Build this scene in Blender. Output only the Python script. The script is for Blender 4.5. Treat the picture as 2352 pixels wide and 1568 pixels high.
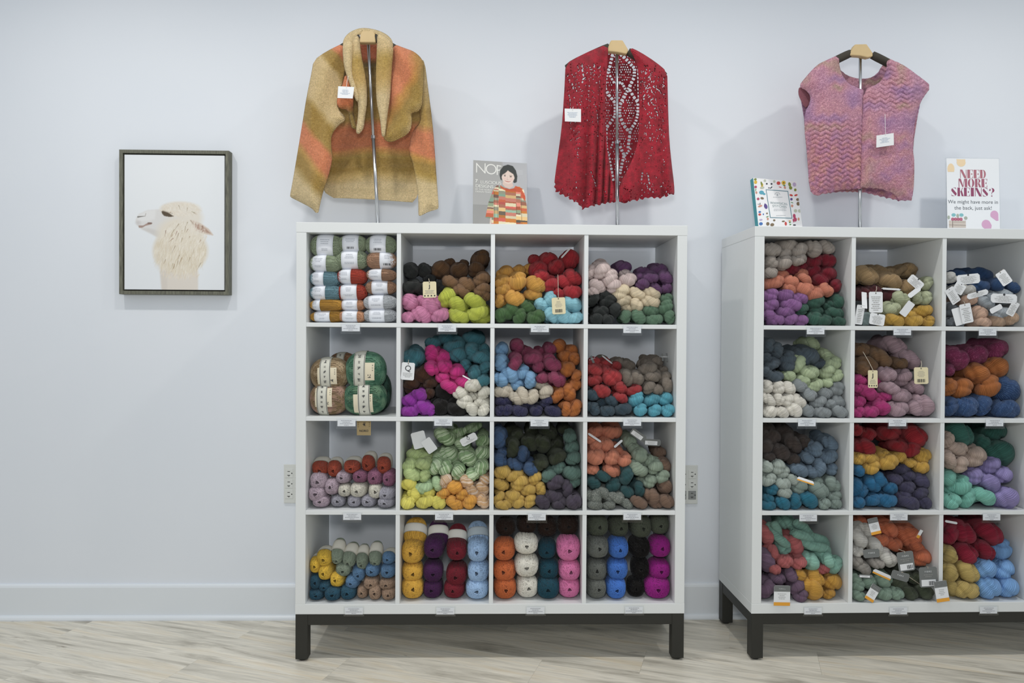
import bpy, bmesh, math, random
import numpy as np
from mathutils import Vector, Matrix

for _o in list(bpy.data.objects):
    bpy.data.objects.remove(_o)
scene = bpy.context.scene
COL = scene.collection
R = random.Random(7)

# ------------------------------------------------------------------ camera
FPX = 1679.9
CAM = np.array([0.7499, -2.7520, 1.2361])
FW = np.array([0.0214049, 0.99971697, -0.01038288])
RT = np.array([0.99975472, -0.02134433, 0.00590966])
UP = np.array([-0.00568637, 0.01050683, 0.99992863])
cam_data = bpy.data.cameras.new('camera')
cam_data.sensor_width = 36.0
cam_data.lens = FPX * 36.0 / 2352.0
cam_data.clip_start = 0.05
cam = bpy.data.objects.new('camera', cam_data)
COL.objects.link(cam)
cam.matrix_world = Matrix(((RT[0], UP[0], -FW[0], CAM[0]), (RT[1], UP[1], -FW[1], CAM[1]),
                           (RT[2], UP[2], -FW[2], CAM[2]), (0, 0, 0, 1)))
scene.camera = cam

# ------------------------------------------------------------------ light
scene.view_settings.view_transform = 'Standard'
scene.view_settings.look = 'None'
scene.view_settings.gamma = 1.0
scene.view_settings.use_curve_mapping = False
scene.view_settings.exposure = 0.0
world = bpy.data.worlds.new('shop_daylight')
scene.world = world
world.use_nodes = True
wbg = world.node_tree.nodes['Background']
wbg.inputs[0].default_value = (0.89, 0.95, 1.0, 1)
wbg.inputs[1].default_value = 0.56
DOWNLIGHTS = [(-0.95, 8.6), (0.15, 7.6), (1.5, 7.8), (2.9, 8.8)]
for lx, lp in DOWNLIGHTS:
    ld = bpy.data.lights.new('downlight', 'AREA')
    ld.shape = 'DISK'; ld.size = 0.11
    ld.energy = lp; ld.color = (1.0, 0.975, 0.93); ld.spread = math.radians(155)
    lo = bpy.data.objects.new('downlight', ld)
    COL.objects.link(lo)
    lo.location = (lx, -0.62, 3.05)

# the photographer's own lamp beside the camera: label shadows on the wall behind the cubbies point back to it
fd = bpy.data.lights.new('photo_lamp', 'AREA')
fd.shape = 'DISK'; fd.size = 0.30; fd.energy = 18.5; fd.color = (1.0, 0.99, 0.97)
fo_ = bpy.data.objects.new('photo_lamp', fd)
COL.objects.link(fo_)
fo_.location = (0.72, -2.85, 1.62)
fo_.rotation_euler = (math.radians(88), 0, 0)

def at(px, py, Y):
    d = FW + RT * ((px - 1176.0) / FPX) - UP * ((py - 784.0) / FPX)
    t = (Y - CAM[1]) / d[1]
    return CAM + d * t
def mpp(Y):
    return (Y - CAM[1]) / FPX

# ------------------------------------------------------------------ helpers
def lin(h):
    if isinstance(h, str):
        h = h.lstrip('#'); c = [int(h[i:i + 2], 16) / 255.0 for i in (0, 2, 4)]
    else:
        c = [v / 255.0 for v in h]
    return tuple((v / 12.92 if v <= 0.04045 else ((v + 0.055) / 1.055) ** 2.4) for v in c)
MATS = {}
def nodes_of(m):
    m.use_nodes = True
    nt = m.node_tree
    return nt, nt.nodes, nt.links, nt.nodes['Principled BSDF']
def plain(name, color, rough=0.6, metal=0.0, noise=0.0, nscale=60.0, bump=0.0, spec=0.5):
    if name in MATS: return MATS[name]
    m = bpy.data.materials.new(name)
    nt, N, L, P = nodes_of(m)
    c = lin(color)
    P.inputs['Base Color'].default_value = (*c, 1)
    P.inputs['Roughness'].default_value = rough
    P.inputs['Metallic'].default_value = metal
    P.inputs['Specular IOR Level'].default_value = spec
    tc = N.new('ShaderNodeTexCoord')
    no = N.new('ShaderNodeTexNoise'); no.inputs['Scale'].default_value = nscale; no.inputs['Detail'].default_value = 3
    L.new(tc.outputs['Object'], no.inputs['Vector'])
    if noise:
        mx = N.new('ShaderNodeMix'); mx.data_type = 'RGBA'
        mx.inputs[6].default_value = (*[v * (1 - noise) for v in c], 1)
        mx.inputs[7].default_value = (*[min(1, v * (1 + noise)) for v in c], 1)
        L.new(no.outputs['Fac'], mx.inputs[0]); L.new(mx.outputs[2], P.inputs['Base Color'])
    if bump:
        b = N.new('ShaderNodeBump'); b.inputs['Strength'].default_value = bump; b.inputs['Distance'].default_value = 0.002
        L.new(no.outputs['Fac'], b.inputs['Height']); L.new(b.outputs[0], P.inputs['Normal'])
    MATS[name] = m
    return m
def vcol_mat(name, rough=0.8, knit=None):
    if name in MATS: return MATS[name]
    m = bpy.data.materials.new(name)
    nt, N, L, P = nodes_of(m)
    P.inputs['Roughness'].default_value = rough
    P.inputs['Specular IOR Level'].default_value = 0.2 if knit else 0.4
    a = N.new('ShaderNodeVertexColor'); a.layer_name = 'Col'
    if not knit:
        L.new(a.outputs[0], P.inputs['Base Color'])
    else:
        uv = N.new('ShaderNodeUVMap'); uv.uv_map = 'UVMap'
        sp = N.new('ShaderNodeSeparateXYZ'); L.new(uv.outputs[0], sp.inputs[0])
        def M(op, a_, b_=None):
            q = N.new('ShaderNodeMath'); q.operation = op
            for i, v in enumerate((a_, b_)):
                if v is None: continue
                if isinstance(v, (int, float)): q.inputs[i].default_value = v
                else: L.new(v, q.inputs[i])
            return q.outputs[0]
        no = N.new('ShaderNodeTexNoise'); no.inputs['Scale'].default_value = knit.get('nscale', 30); no.inputs['Detail'].default_value = 4
        L.new(uv.outputs[0], no.inputs['Vector'])
        # V-shaped stitches: rows along v, each column a zig-zag
        colw = M('ABSOLUTE', M('SUBTRACT', M('FRACT', M('MULTIPLY', sp.outputs[0], knit['cols'])), 0.5))
        ph = M('ADD', M('MULTIPLY', sp.outputs[1], knit['rows']), M('MULTIPLY', colw, 1.2))
        ph = M('ADD', ph, M('MULTIPLY', no.outputs['Fac'], 0.7))
        st = M('ABSOLUTE', M('SINE', M('MULTIPLY', ph, math.pi)))
        hgt = M('ADD', M('MULTIPLY', st, 1.0), M('MULTIPLY', colw, knit.get('rib', 0.8)))
        b = N.new('ShaderNodeBump'); b.inputs['Strength'].default_value = knit.get('bump', 0.9); b.inputs['Distance'].default_value = 0.004
        L.new(hgt, b.inputs['Height']); L.new(b.outputs[0], P.inputs['Normal'])
        v = N.new('ShaderNodeMix'); v.data_type = 'RGBA'; v.blend_type = 'MULTIPLY'; v.inputs[0].default_value = 1.0
        cr = N.new('ShaderNodeMapRange'); cr.inputs[1].default_value = 0.3; cr.inputs[2].default_value = 0.7
        cr.inputs[3].default_value = 0.80; cr.inputs[4].default_value = 1.12
        n2 = N.new('ShaderNodeTexNoise'); n2.inputs['Scale'].default_value = 220; n2.inputs['Detail'].default_value = 2
        L.new(uv.outputs[0], n2.inputs['Vector']); L.new(n2.outputs['Fac'], cr.inputs[0])
        L.new(a.outputs[0], v.inputs[6]); L.new(cr.outputs[0], v.inputs[7]); L.new(v.outputs[2], P.inputs['Base Color'])
        P.inputs['Sheen Weight'].default_value = 0.15
    MATS[name] = m
    return m
YG = 1.10
def ycol(h):
    c = lin(h); g = 0.3 * c[0] + 0.55 * c[1] + 0.15 * c[2]
    return tuple(min(0.86, (g + (v - g) * 0.86) * YG) for v in c)
def yarn_mat(color, style='plain', color2=None):
    key = 'yarn_%s_%s' % (color, style)
    if key in MATS: return MATS[key]
    m = bpy.data.materials.new(key)
    nt, N, L, P = nodes_of(m)
    c = ycol(color)
    P.inputs['Roughness'].default_value = 0.92
    P.inputs['Specular IOR Level'].default_value = 0.15
    P.inputs['Sheen Weight'].default_value = 0.12
    P.inputs['Sheen Roughness'].default_value = 0.4
    uv = N.new('ShaderNodeUVMap'); uv.uv_map = 'UVMap'
    oi = N.new('ShaderNodeObjectInfo')
    sp = N.new('ShaderNodeSeparateXYZ'); L.new(uv.outputs[0], sp.inputs[0])
    def M(op, a_, b_=None):
        q = N.new('ShaderNodeMath'); q.operation = op
        for i, v in enumerate((a_, b_)):
            if v is None: continue
            if isinstance(v, (int, float)): q.inputs[i].default_value = v
            else: L.new(v, q.inputs[i])
        return q.outputs[0]
    tc = N.new('ShaderNodeTexCoord')
    no = N.new('ShaderNodeTexNoise'); no.inputs['Scale'].default_value = 1.3; no.inputs['Detail'].default_value = 2
    L.new(tc.outputs['Object'], no.inputs['Vector'])
    # strands lie slantwise round each coil
    ph = M('ADD', M('MULTIPLY', sp.outputs[0], 7.6), M('MULTIPLY', sp.outputs[1], 19.0))
    ph = M('ADD', ph, M('MULTIPLY', no.outputs['Fac'], 2.0))
    st = M('ABSOLUTE', M('SINE', M('MULTIPLY', ph, math.pi)))
    b = N.new('ShaderNodeBump'); b.inputs['Strength'].default_value = 0.85; b.inputs['Distance'].default_value = 0.0020
    L.new(st, b.inputs['Height']); L.new(b.outputs[0], P.inputs['Normal'])
    # strand to strand shade (dye) and fibre speckle
    fl = M('FLOOR', ph)
    wn = N.new('ShaderNodeTexWhiteNoise'); wn.noise_dimensions = '1D'
    L.new(M('ADD', fl, M('MULTIPLY', oi.outputs['Random'], 37.0)), wn.inputs['W'])
    vs = N.new('ShaderNodeMapRange'); vs.inputs[3].default_value = 0.84; vs.inputs[4].default_value = 1.12
    L.new(wn.outputs['Value'], vs.inputs[0])
    ob = N.new('ShaderNodeMapRange'); ob.inputs[3].default_value = 0.92; ob.inputs[4].default_value = 1.08
    L.new(oi.outputs['Random'], ob.inputs[0])
    val = M('MULTIPLY', vs.outputs[0], ob.outputs[0])
    mx = N.new('ShaderNodeMix'); mx.data_type = 'RGBA'; mx.blend_type = 'MULTIPLY'; mx.inputs[0].default_value = 1.0
    base = None
    if style in ('stripe', 'tweed', 'heather'):
        c2 = ycol(color2)
        mm = N.new('ShaderNodeMix'); mm.data_type = 'RGBA'
        mm.inputs[6].default_value = (*c, 1); mm.inputs[7].default_value = (*c2, 1)
        if style == 'stripe':
            fl2 = M('FLOOR', M('MULTIPLY', ph, 1.0))
            w2 = N.new('ShaderNodeTexWhiteNoise'); w2.noise_dimensions = '1D'
            L.new(M('ADD', fl2, M('MULTIPLY', oi.outputs['Random'], 91.0)), w2.inputs['W'])
            L.new(M('GREATER_THAN', w2.outputs['Value'], 0.55), mm.inputs[0])
        else:
            n3 = N.new('ShaderNodeTexNoise'); n3.inputs['Scale'].default_value = 9.0 if style == 'tweed' else 2.2
            n3.inputs['Detail'].default_value = 3
            L.new(tc.outputs['Object'], n3.inputs['Vector'])
            r3 = N.new('ShaderNodeMapRange'); r3.inputs[1].default_value = 0.56 if style == 'tweed' else 0.40
            r3.inputs[2].default_value = 0.66 if style == 'tweed' else 0.62
            L.new(n3.outputs['Fac'], r3.inputs[0]); L.new(r3.outputs[0], mm.inputs[0])
        L.new(mm.outputs[2], mx.inputs[6])
    else:
        mx.inputs[6].default_value = (*c, 1)
    L.new(val, mx.inputs[7]); L.new(mx.outputs[2], P.inputs['Base Color'])
    MATS[key] = m
    return m

def mesh_from(name, V, F, uv=None, cols=None, smooth=True):
    me = bpy.data.meshes.new(name)
    V = np.asarray(V, float)
    me.from_pydata([tuple(v) for v in V.tolist()], [], [tuple(f) for f in (F.tolist() if isinstance(F, np.ndarray) else F)])
    me.update()
    if uv is not None:
        ul = me.uv_layers.new(name='UVMap')
        idx = np.zeros(len(me.loops), np.int32); me.loops.foreach_get('vertex_index', idx)
        uvl = np.asarray(uv, np.float32)[idx] if len(uv) == len(V) else np.asarray(uv, np.float32)
        ul.data.foreach_set('uv', uvl.ravel())
    if cols is not None:
        ca = me.color_attributes.new('Col', 'FLOAT_COLOR', 'POINT')
        a = np.ones((len(V), 4), np.float32); a[:, :3] = cols
        ca.data.foreach_set('color', a.ravel())
    if smooth:
        me.polygons.foreach_set('use_smooth', np.ones(len(me.polygons), bool))
    return me
def link(name, me, mat=None, parent=None, mw=None, obj_slot=False):
    o = bpy.data.objects.new(name, me)
    COL.objects.link(o)
    if mw is not None: o.matrix_world = mw
    if parent is not None:
        o.parent = parent
        o.matrix_parent_inverse = WM[parent.name].inverted() if parent.name in WM else Matrix.Identity(4)
    if mat is not None:
        if obj_slot:
            if not me.materials: me.materials.append(mat)
            o.material_slots[0].link = 'OBJECT'; o.material_slots[0].material = mat
        else:
            if not me.materials: me.materials.append(mat)
    WM[o.name] = mw.copy() if mw is not None else Matrix.Identity(4)
    return o
WM = {}
def tag(o, label=None, cat=None, group=None, kind=None):
    if label: o['label'] = label
    if cat: o['category'] = cat
    if group: o['group'] = group
    if kind: o['kind'] = kind
    return o
def empty(name, loc, label, cat, group=None):
    o = bpy.data.objects.new(name, None); COL.objects.link(o)
    o.location = loc; o.empty_display_size = 0.05
    WM[o.name] = Matrix.Translation(Vector(loc))
    return tag(o, label, cat, group)

class MB:
    """collects boxes, tubes, plates in world space for one mesh object"""
    def __init__(s): s.V = []; s.F = []
    def add(s, V, F):
        o = len(s.V); s.V += [tuple(map(float, v)) for v in V]; s.F += [tuple(i + o for i in f) for f in F]; return s
    def box(s, x0, x1, y0, y1, z0, z1):
        return s.add([(x0, y0, z0), (x1, y0, z0), (x1, y1, z0), (x0, y1, z0), (x0, y0, z1), (x1, y0, z1), (x1, y1, z1), (x0, y1, z1)],
                     [(0, 3, 2, 1), (4, 5, 6, 7), (0, 1, 5, 4), (1, 2, 6, 5), (2, 3, 7, 6), (3, 0, 4, 7)])
    def slab(s, quad, n, t):
        q = [np.asarray(p, float) for p in quad]; n = np.asarray(n, float)
        k = len(q)
        V = q + [p + n * t for p in q]
        F = [tuple(range(k)), tuple(range(2 * k - 1, k - 1, -1))] + [(i, i + k, (i + 1) % k + k, (i + 1) % k) for i in range(k)]
        return s.add(V, F)
    def tube(s, pts, r, seg=8, cap=True):
        pts = [np.asarray(p, float) for p in pts]; n = len(pts)
        rr = r if hasattr(r, '__len__') else [r] * n
        V = []; F = []
        for i, p in enumerate(pts):
            t = pts[min(i + 1, n - 1)] - pts[max(i - 1, 0)]; t /= (np.linalg.norm(t) + 1e-9)
            a = np.cross(t, (0, 0, 1)) if abs(t[2]) < 0.9 else np.cross(t, (1, 0, 0)); a /= np.linalg.norm(a)
            b = np.cross(t, a)
            for k in range(seg):
                w = 2 * math.pi * k / seg; V.append(p + rr[i] * (math.cos(w) * a + math.sin(w) * b))
        for i in range(n - 1):
            for k in range(seg):
                F.append((i * seg + k, i * seg + (k + 1) % seg, (i + 1) * seg + (k + 1) % seg, (i + 1) * seg + k))
        if cap:
            F.append(tuple(range(seg - 1, -1, -1))); F.append(tuple(range((n - 1) * seg, n * seg)))
        return s.add(V, F)
    def build(s, name, mat, parent=None, bevel=0.0, smooth=False):
        me = mesh_from(name, s.V, s.F, smooth=smooth)
        o = link(name, me, mat, parent)
        if bevel:
            b = o.modifiers.new('bevel', 'BEVEL'); b.width = bevel; b.segments = 2; b.limit_method = 'ANGLE'
        return o

def text_mesh(txt, size, P0, ex, ez, ny, bold=0.0, align='CENTER', spacing=1.0):
    """font outline laid on a plane: P0 anchor, ex right, ez up, ny toward the viewer; returns verts, faces"""
    cu = bpy.data.curves.new('txt', 'FONT'); cu.body = txt; cu.size = size; cu.align_x = align; cu.offset = bold
    cu.resolution_u = 3; cu.space_character = spacing
    ob = bpy.data.objects.new('txt', cu); COL.objects.link(ob)
    dg = bpy.context.evaluated_depsgraph_get()
    me = bpy.data.meshes.new_from_object(ob.evaluated_get(dg))
    V = [np.asarray(P0) + np.asarray(ex) * v.co.x + np.asarray(ez) * v.co.y + np.asarray(ny) * 0.0006 for v in me.vertices]
    F = [tuple(p.vertices) for p in me.polygons]
    bpy.data.objects.remove(ob); bpy.data.curves.remove(cu); bpy.data.meshes.remove(me)
    return V, F

# ------------------------------------------------------------------ structure
WALL_Y = 0.425
ZB = 0.1787
def wall_material():
    m = bpy.data.materials.new('painted_wall')
    nt, N, L, P = nodes_of(m)
    P.inputs['Roughness'].default_value = 0.75
    P.inputs['Specular IOR Level'].default_value = 0.25
    tc = N.new('ShaderNodeTexCoord')
    no = N.new('ShaderNodeTexNoise'); no.inputs['Scale'].default_value = 1.2; no.inputs['Detail'].default_value = 5
    L.new(tc.outputs['Object'], no.inputs['Vector'])
    cr = N.new('ShaderNodeValToRGB')
    cr.color_ramp.elements[0].position = 0.3; cr.color_ramp.elements[0].color = (*lin((225, 230, 237)), 1)
    cr.color_ramp.elements[1].position = 0.7; cr.color_ramp.elements[1].color = (*lin((230, 234, 240)), 1)
    L.new(no.outputs['Fac'], cr.inputs[0]); L.new(cr.outputs[0], P.inputs['Base Color'])
    n2 = N.new('ShaderNodeTexNoise'); n2.inputs['Scale'].default_value = 260
    L.new(tc.outputs['Object'], n2.inputs['Vector'])
    b = N.new('ShaderNodeBump'); b.inputs['Strength'].default_value = 0.06; b.inputs['Distance'].default_value = 0.001
    L.new(n2.outputs['Fac'], b.inputs['Height']); L.new(b.outputs[0], P.inputs['Normal'])
    return m
w = MB().box(-2.6, 4.6, WALL_Y, WALL_Y + 0.12, 0.0, 3.1).build('wall_back', wall_material()); tag(w, 'plain cool white painted shop wall', kind='structure')
trim_m = plain('trim_paint', (226, 231, 236), 0.35)
b = MB()
prof = [(0.0, 0.0), (-0.016, 0.0), (-0.016, 0.138), (-0.013, 0.146), (-0.007, 0.1505), (0.0, 0.1505)]
V = []
for x in (-2.6, 4.6):
    V += [(x, WALL_Y + p[0], p[1]) for p in prof]
n = len(prof)
F = [tuple(range(n)), tuple(range(2 * n - 1, n - 1, -1))] + [(i, i + n, (i + 1) % n + n, (i + 1) % n) for i in range(n)]
b.add(V, F)
o = b.build('baseboard_back', trim_m); tag(o, 'tall white painted baseboard along the wall', kind='structure')
b = MB(); V = []
prof = [(0.0, 0.0), (-0.015, 0.0), (-0.0155, 0.006), (-0.013, 0.013), (-0.007, 0.0185), (0.0, 0.020)]
for x in (-2.6, 4.6):
    V += [(x, WALL_Y - 0.016 + p[0], p[1]) for p in prof]
b.add(V, F)
o = b.build('trim_1', trim_m); tag(o, 'white rounded shoe moulding at the foot of the baseboard', kind='structure')

# floor: diagonal vinyl planks, each its own piece
def plank_material():
    m = bpy.data.materials.new('whitewashed_plank')
    nt, N, L, P = nodes_of(m)
    P.inputs['Roughness'].default_value = 0.38
    P.inputs['Specular IOR Level'].default_value = 0.35
    tc = N.new('ShaderNodeTexCoord'); oi = N.new('ShaderNodeObjectInfo')
    sc = N.new('ShaderNodeVectorMath'); sc.operation = 'SCALE'; sc.inputs[3].default_value = 23.0
    L.new(oi.outputs['Location'], sc.inputs[0])
    ad = N.new('ShaderNodeVectorMath'); ad.operation = 'ADD'
    L.new(tc.outputs['Object'], ad.inputs[0]); L.new(sc.outputs[0], ad.inputs[1])
    def noise(scale, detail, sx, sy, dist=0.0):
        mp = N.new('ShaderNodeMapping'); mp.inputs['Scale'].default_value = (sx, sy, 1)
        L.new(ad.outputs[0], mp.inputs[0])
        q = N.new('ShaderNodeTexNoise'); q.inputs['Scale'].default_value = scale; q.inputs['Detail'].default_value = detail
        q.inputs['Distortion'].default_value = dist; q.inputs['Roughness'].default_value = 0.62
        L.new(mp.outputs[0], q.inputs['Vector']); return q.outputs['Fac']
    def ramp(f, stops):
        r = N.new('ShaderNodeValToRGB'); e = r.color_ramp.elements
        while len(e) < len(stops): e.new(0.5)
        for k, (p, c) in enumerate(stops):
            e[k].position = p; e[k].color = (*lin(c), 1)
        L.new(f, r.inputs[0]); return r.outputs[0]
    base = ramp(noise(1.0, 6, 1.6, 15, 0.6), [(0.28, (154, 147, 134)), (0.40, (198, 192, 178)), (0.52, (226, 220, 206)), (0.64, (222, 211, 190)), (0.78, (202, 186, 156))])
    fine = noise(1.0, 5, 5, 110, 0.3)
    mr = N.new('ShaderNodeMapRange'); mr.inputs[1].default_value = 0.3; mr.inputs[2].default_value = 0.72; mr.inputs[3].default_value = 0.80; mr.inputs[4].default_value = 1.10
    L.new(fine, mr.inputs[0])
    mx = N.new('ShaderNodeMix'); mx.data_type = 'RGBA'; mx.blend_type = 'MULTIPLY'; mx.inputs[0].default_value = 1
    L.new(base, mx.inputs[6]); L.new(mr.outputs[0], mx.inputs[7])
    # dark drawn-out streaks and knots
    kn = noise(1.0, 4, 3.2, 17, 1.6)
    kr = N.new('ShaderNodeMapRange'); kr.inputs[1].default_value = 0.64; kr.inputs[2].default_value = 0.76
    L.new(kn, kr.inputs[0])
    m2 = N.new('ShaderNodeMix'); m2.data_type = 'RGBA'
    m2.inputs[7].default_value = (*lin((112, 98, 80)), 1)
    sc2 = N.new('ShaderNodeMath'); sc2.operation = 'MULTIPLY'; sc2.inputs[1].default_value = 0.7
    L.new(kr.outputs[0], sc2.inputs[0]); L.new(sc2.outputs[0], m2.inputs[0]); L.new(mx.outputs[2], m2.inputs[6])
    ov = N.new('ShaderNodeMapRange'); ov.inputs[3].default_value = 0.93; ov.inputs[4].default_value = 1.05
    L.new(oi.outputs['Random'], ov.inputs[0])
    m3 = N.new('ShaderNodeMix'); m3.data_type = 'RGBA'; m3.blend_type = 'MULTIPLY'; m3.inputs[0].default_value = 1
    L.new(m2.outputs[2], m3.inputs[6]); L.new(ov.outputs[0], m3.inputs[7]); L.new(m3.outputs[2], P.inputs['Base Color'])
    bp = N.new('ShaderNodeBump'); bp.inputs['Strength'].default_value = 0.12; bp.inputs['Distance'].default_value = 0.001
    L.new(fine, bp.inputs['Height']); L.new(bp.outputs[0], P.inputs['Normal'])
    return m
fl = MB().box(-2.6, 4.6, -3.6, WALL_Y + 0.12, -0.05, -0.006).build('floor', plain('floor_joint', (176, 168, 152), 0.8))
tag(fl, 'pale whitewashed wood plank floor laid on the diagonal', kind='structure')
PW, PL = 0.205, 1.22
pm = plank_material()
b = MB().box(0.00025, PL - 0.00025, 0.00025, PW - 0.00025, -0.006, 0.0)
plank_me = mesh_from('plank', b.V, b.F, smooth=False); plank_me.materials.append(pm)
DIRA = math.radians(-19.0)
ux, uy = math.cos(DIRA), math.sin(DIRA)
vx, vy = -uy, ux
ORG = (1.277, -0.11)     # a joint corner read from the photograph
rows = range(-16, 9)
for r_ in rows:
    off = {0: 0.0, 1: 0.52, -1: 0.70, 2: 0.25}.get(r_, (r_ * 0.437) % 1.0) * PL
    for k in range(-6, 6):
        ox = ORG[0] + ux * (off + k * PL) + vx * (r_ * PW); oy = ORG[1] + uy * (off + k * PL) + vy * (r_ * PW)
        mx_, my_ = ox + ux * PL / 2 + vx * PW / 2, oy + uy * PL / 2 + vy * PW / 2
        corners = [(ox + ux * a + vx * c_, oy + uy * a + vy * c_) for a in (0, PL) for c_ in (0, PW)]
        if min(c_[1] for c_ in corners) > WALL_Y - 0.03 or max(c_[1] for c_ in corners) < -0.75: continue
        if max(c_[0] for c_ in corners) < -1.6 or min(c_[0] for c_ in corners) > 3.4: continue
        if max(c_[1] for c_ in corners) > WALL_Y + 0.11:
            # trim the plank at the wall
            poly = [corners[0], corners[2], corners[3], corners[1]]
            out = []
            for i in range(4):
                a, c_ = poly[i], poly[(i + 1) % 4]; lim = WALL_Y + 0.05
                if a[1] <= lim: out.append(a)
                if (a[1] - lim) * (c_[1] - lim) < 0:
                    t = (lim - a[1]) / (c_[1] - a[1]); out.append((a[0] + t * (c_[0] - a[0]), lim))
            if len(out) < 3: continue
            loc = [((p[0] - ox) * ux + (p[1] - oy) * uy, (p[0] - ox) * vx + (p[1] - oy) * vy) for p in out]
            bb = MB().slab([(p[0], p[1], 0.0) for p in loc], (0, 0, -1), 0.006)
            me = mesh_from('plank', bb.V, bb.F, smooth=False); me.materials.append(pm)
        else:
            me = plank_me
        po = bpy.data.objects.new('plank', me); COL.objects.link(po); po.parent = fl
        po.location = (ox, oy, 0.0); po.rotation_euler = (0, 0, DIRA)

# ------------------------------------------------------------------ shelves
W, D, T, TI = 1.47, 0.39, 0.038, 0.016
CW = (W - 2 * T - 3 * TI) / 4
white_m = plain('white_foil', (224, 227, 227), 0.42, noise=0.01, nscale=3)
black_m = plain('black_lacquer', (37, 37, 32), 0.5, noise=0.06, nscale=25)
SH = {'L': (0.0, 0.0, 0.0), 'R': (1.7244, -0.004, 0.0130)}
def make_shelf(key, label):
    ox, oy, th = SH[key]
    root = empty('cube_shelf', (ox, oy, 0), label, 'shelf')
    root.rotation_euler = (0, 0, th)
    WM[root.name] = Matrix.Translation((ox, oy, 0)) @ Matrix.Rotation(th, 4, 'Z')
    def part(name, *bx, mat=white_m, bev=0.0012, parent=None):
        me = mesh_from(name, MB().box(*bx).V, MB().box(*bx).F, smooth=False)
        o = bpy.data.objects.new(name, me); COL.objects.link(o); o.parent = parent or root
        me.materials.append(mat)
        m = o.modifiers.new('bevel', 'BEVEL'); m.width = bev; m.segments = 2
        WM[o.name] = WM[root.name].copy()
        return o
    part('top_board', 0, W, 0, D, ZB + W - T, ZB + W)
    part('bottom_board', 0, W, 0, D, ZB, ZB + T)
    part('side_panel', 0.0006, T, 0.0006, D, ZB + T, ZB + W - T)
    part('side_panel', W - T, W - 0.0006, 0.0006, D, ZB + T, ZB + W - T)
    for r in range(1, 4):
        z = ZB + T + r * CW + (r - 1) * TI
        part('shelf_board', T, W - T, 0.001, D, z, z + TI)
    for r in range(4):
        z = ZB + T + r * (CW + TI)
        for c in range(1, 4):
            x = T + c * CW + (c - 1) * TI
            part('divider', x, x + TI, 0.0022, D, z, z + CW)
    # black metal base
    lw = 0.046
    for (lx, ly) in ((0.001, 0.001), (W - lw - 0.001, 0.001), (0.001, D - lw - 0.001), (W - lw - 0.001, D - lw - 0.001)):
        lg = part('leg', lx, lx + lw, ly, ly + lw, 0.008, ZB, mat=black_m, bev=0.002)
        ft = MB().tube([(lx + lw / 2, ly + lw / 2, 0.0), (lx + lw / 2, ly + lw / 2, 0.004), (lx + lw / 2, ly + lw / 2, 0.010)], [0.014, 0.014, 0.009], 14)
        me = mesh_from('foot', ft.V, ft.F, smooth=False); me.materials.append(black_m)
        fo = bpy.data.objects.new('foot', me); COL.objects.link(fo); fo.parent = lg
    part('rail', lw, W - lw, 0.002, 0.044, ZB - 0.042, ZB, mat=black_m, bev=0.002)
    part('rail', lw, W - lw, D - 0.044, D - 0.002, ZB - 0.042, ZB, mat=black_m, bev=0.002)
    part('rail', 0.002, 0.044, lw, D - lw, ZB - 0.042, ZB, mat=black_m, bev=0.002)
    part('rail', W - 0.044, W - 0.002, lw, D - lw, ZB - 0.042, ZB, mat=black_m, bev=0.002)
    return root
make_shelf('L', 'white sixteen-cube shelf on black base, fully in view, left of the two')
make_shelf('R', 'white cube shelf on black base cut off by the right picture edge')
def cell_bounds(key, row, col):
    ox, oy, th = SH[key]
    x0 = ox + T + col * (CW + TI); z1 = ZB + W - T - row * (CW + TI)
    return x0, x0 + CW, z1 - CW, z1

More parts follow.
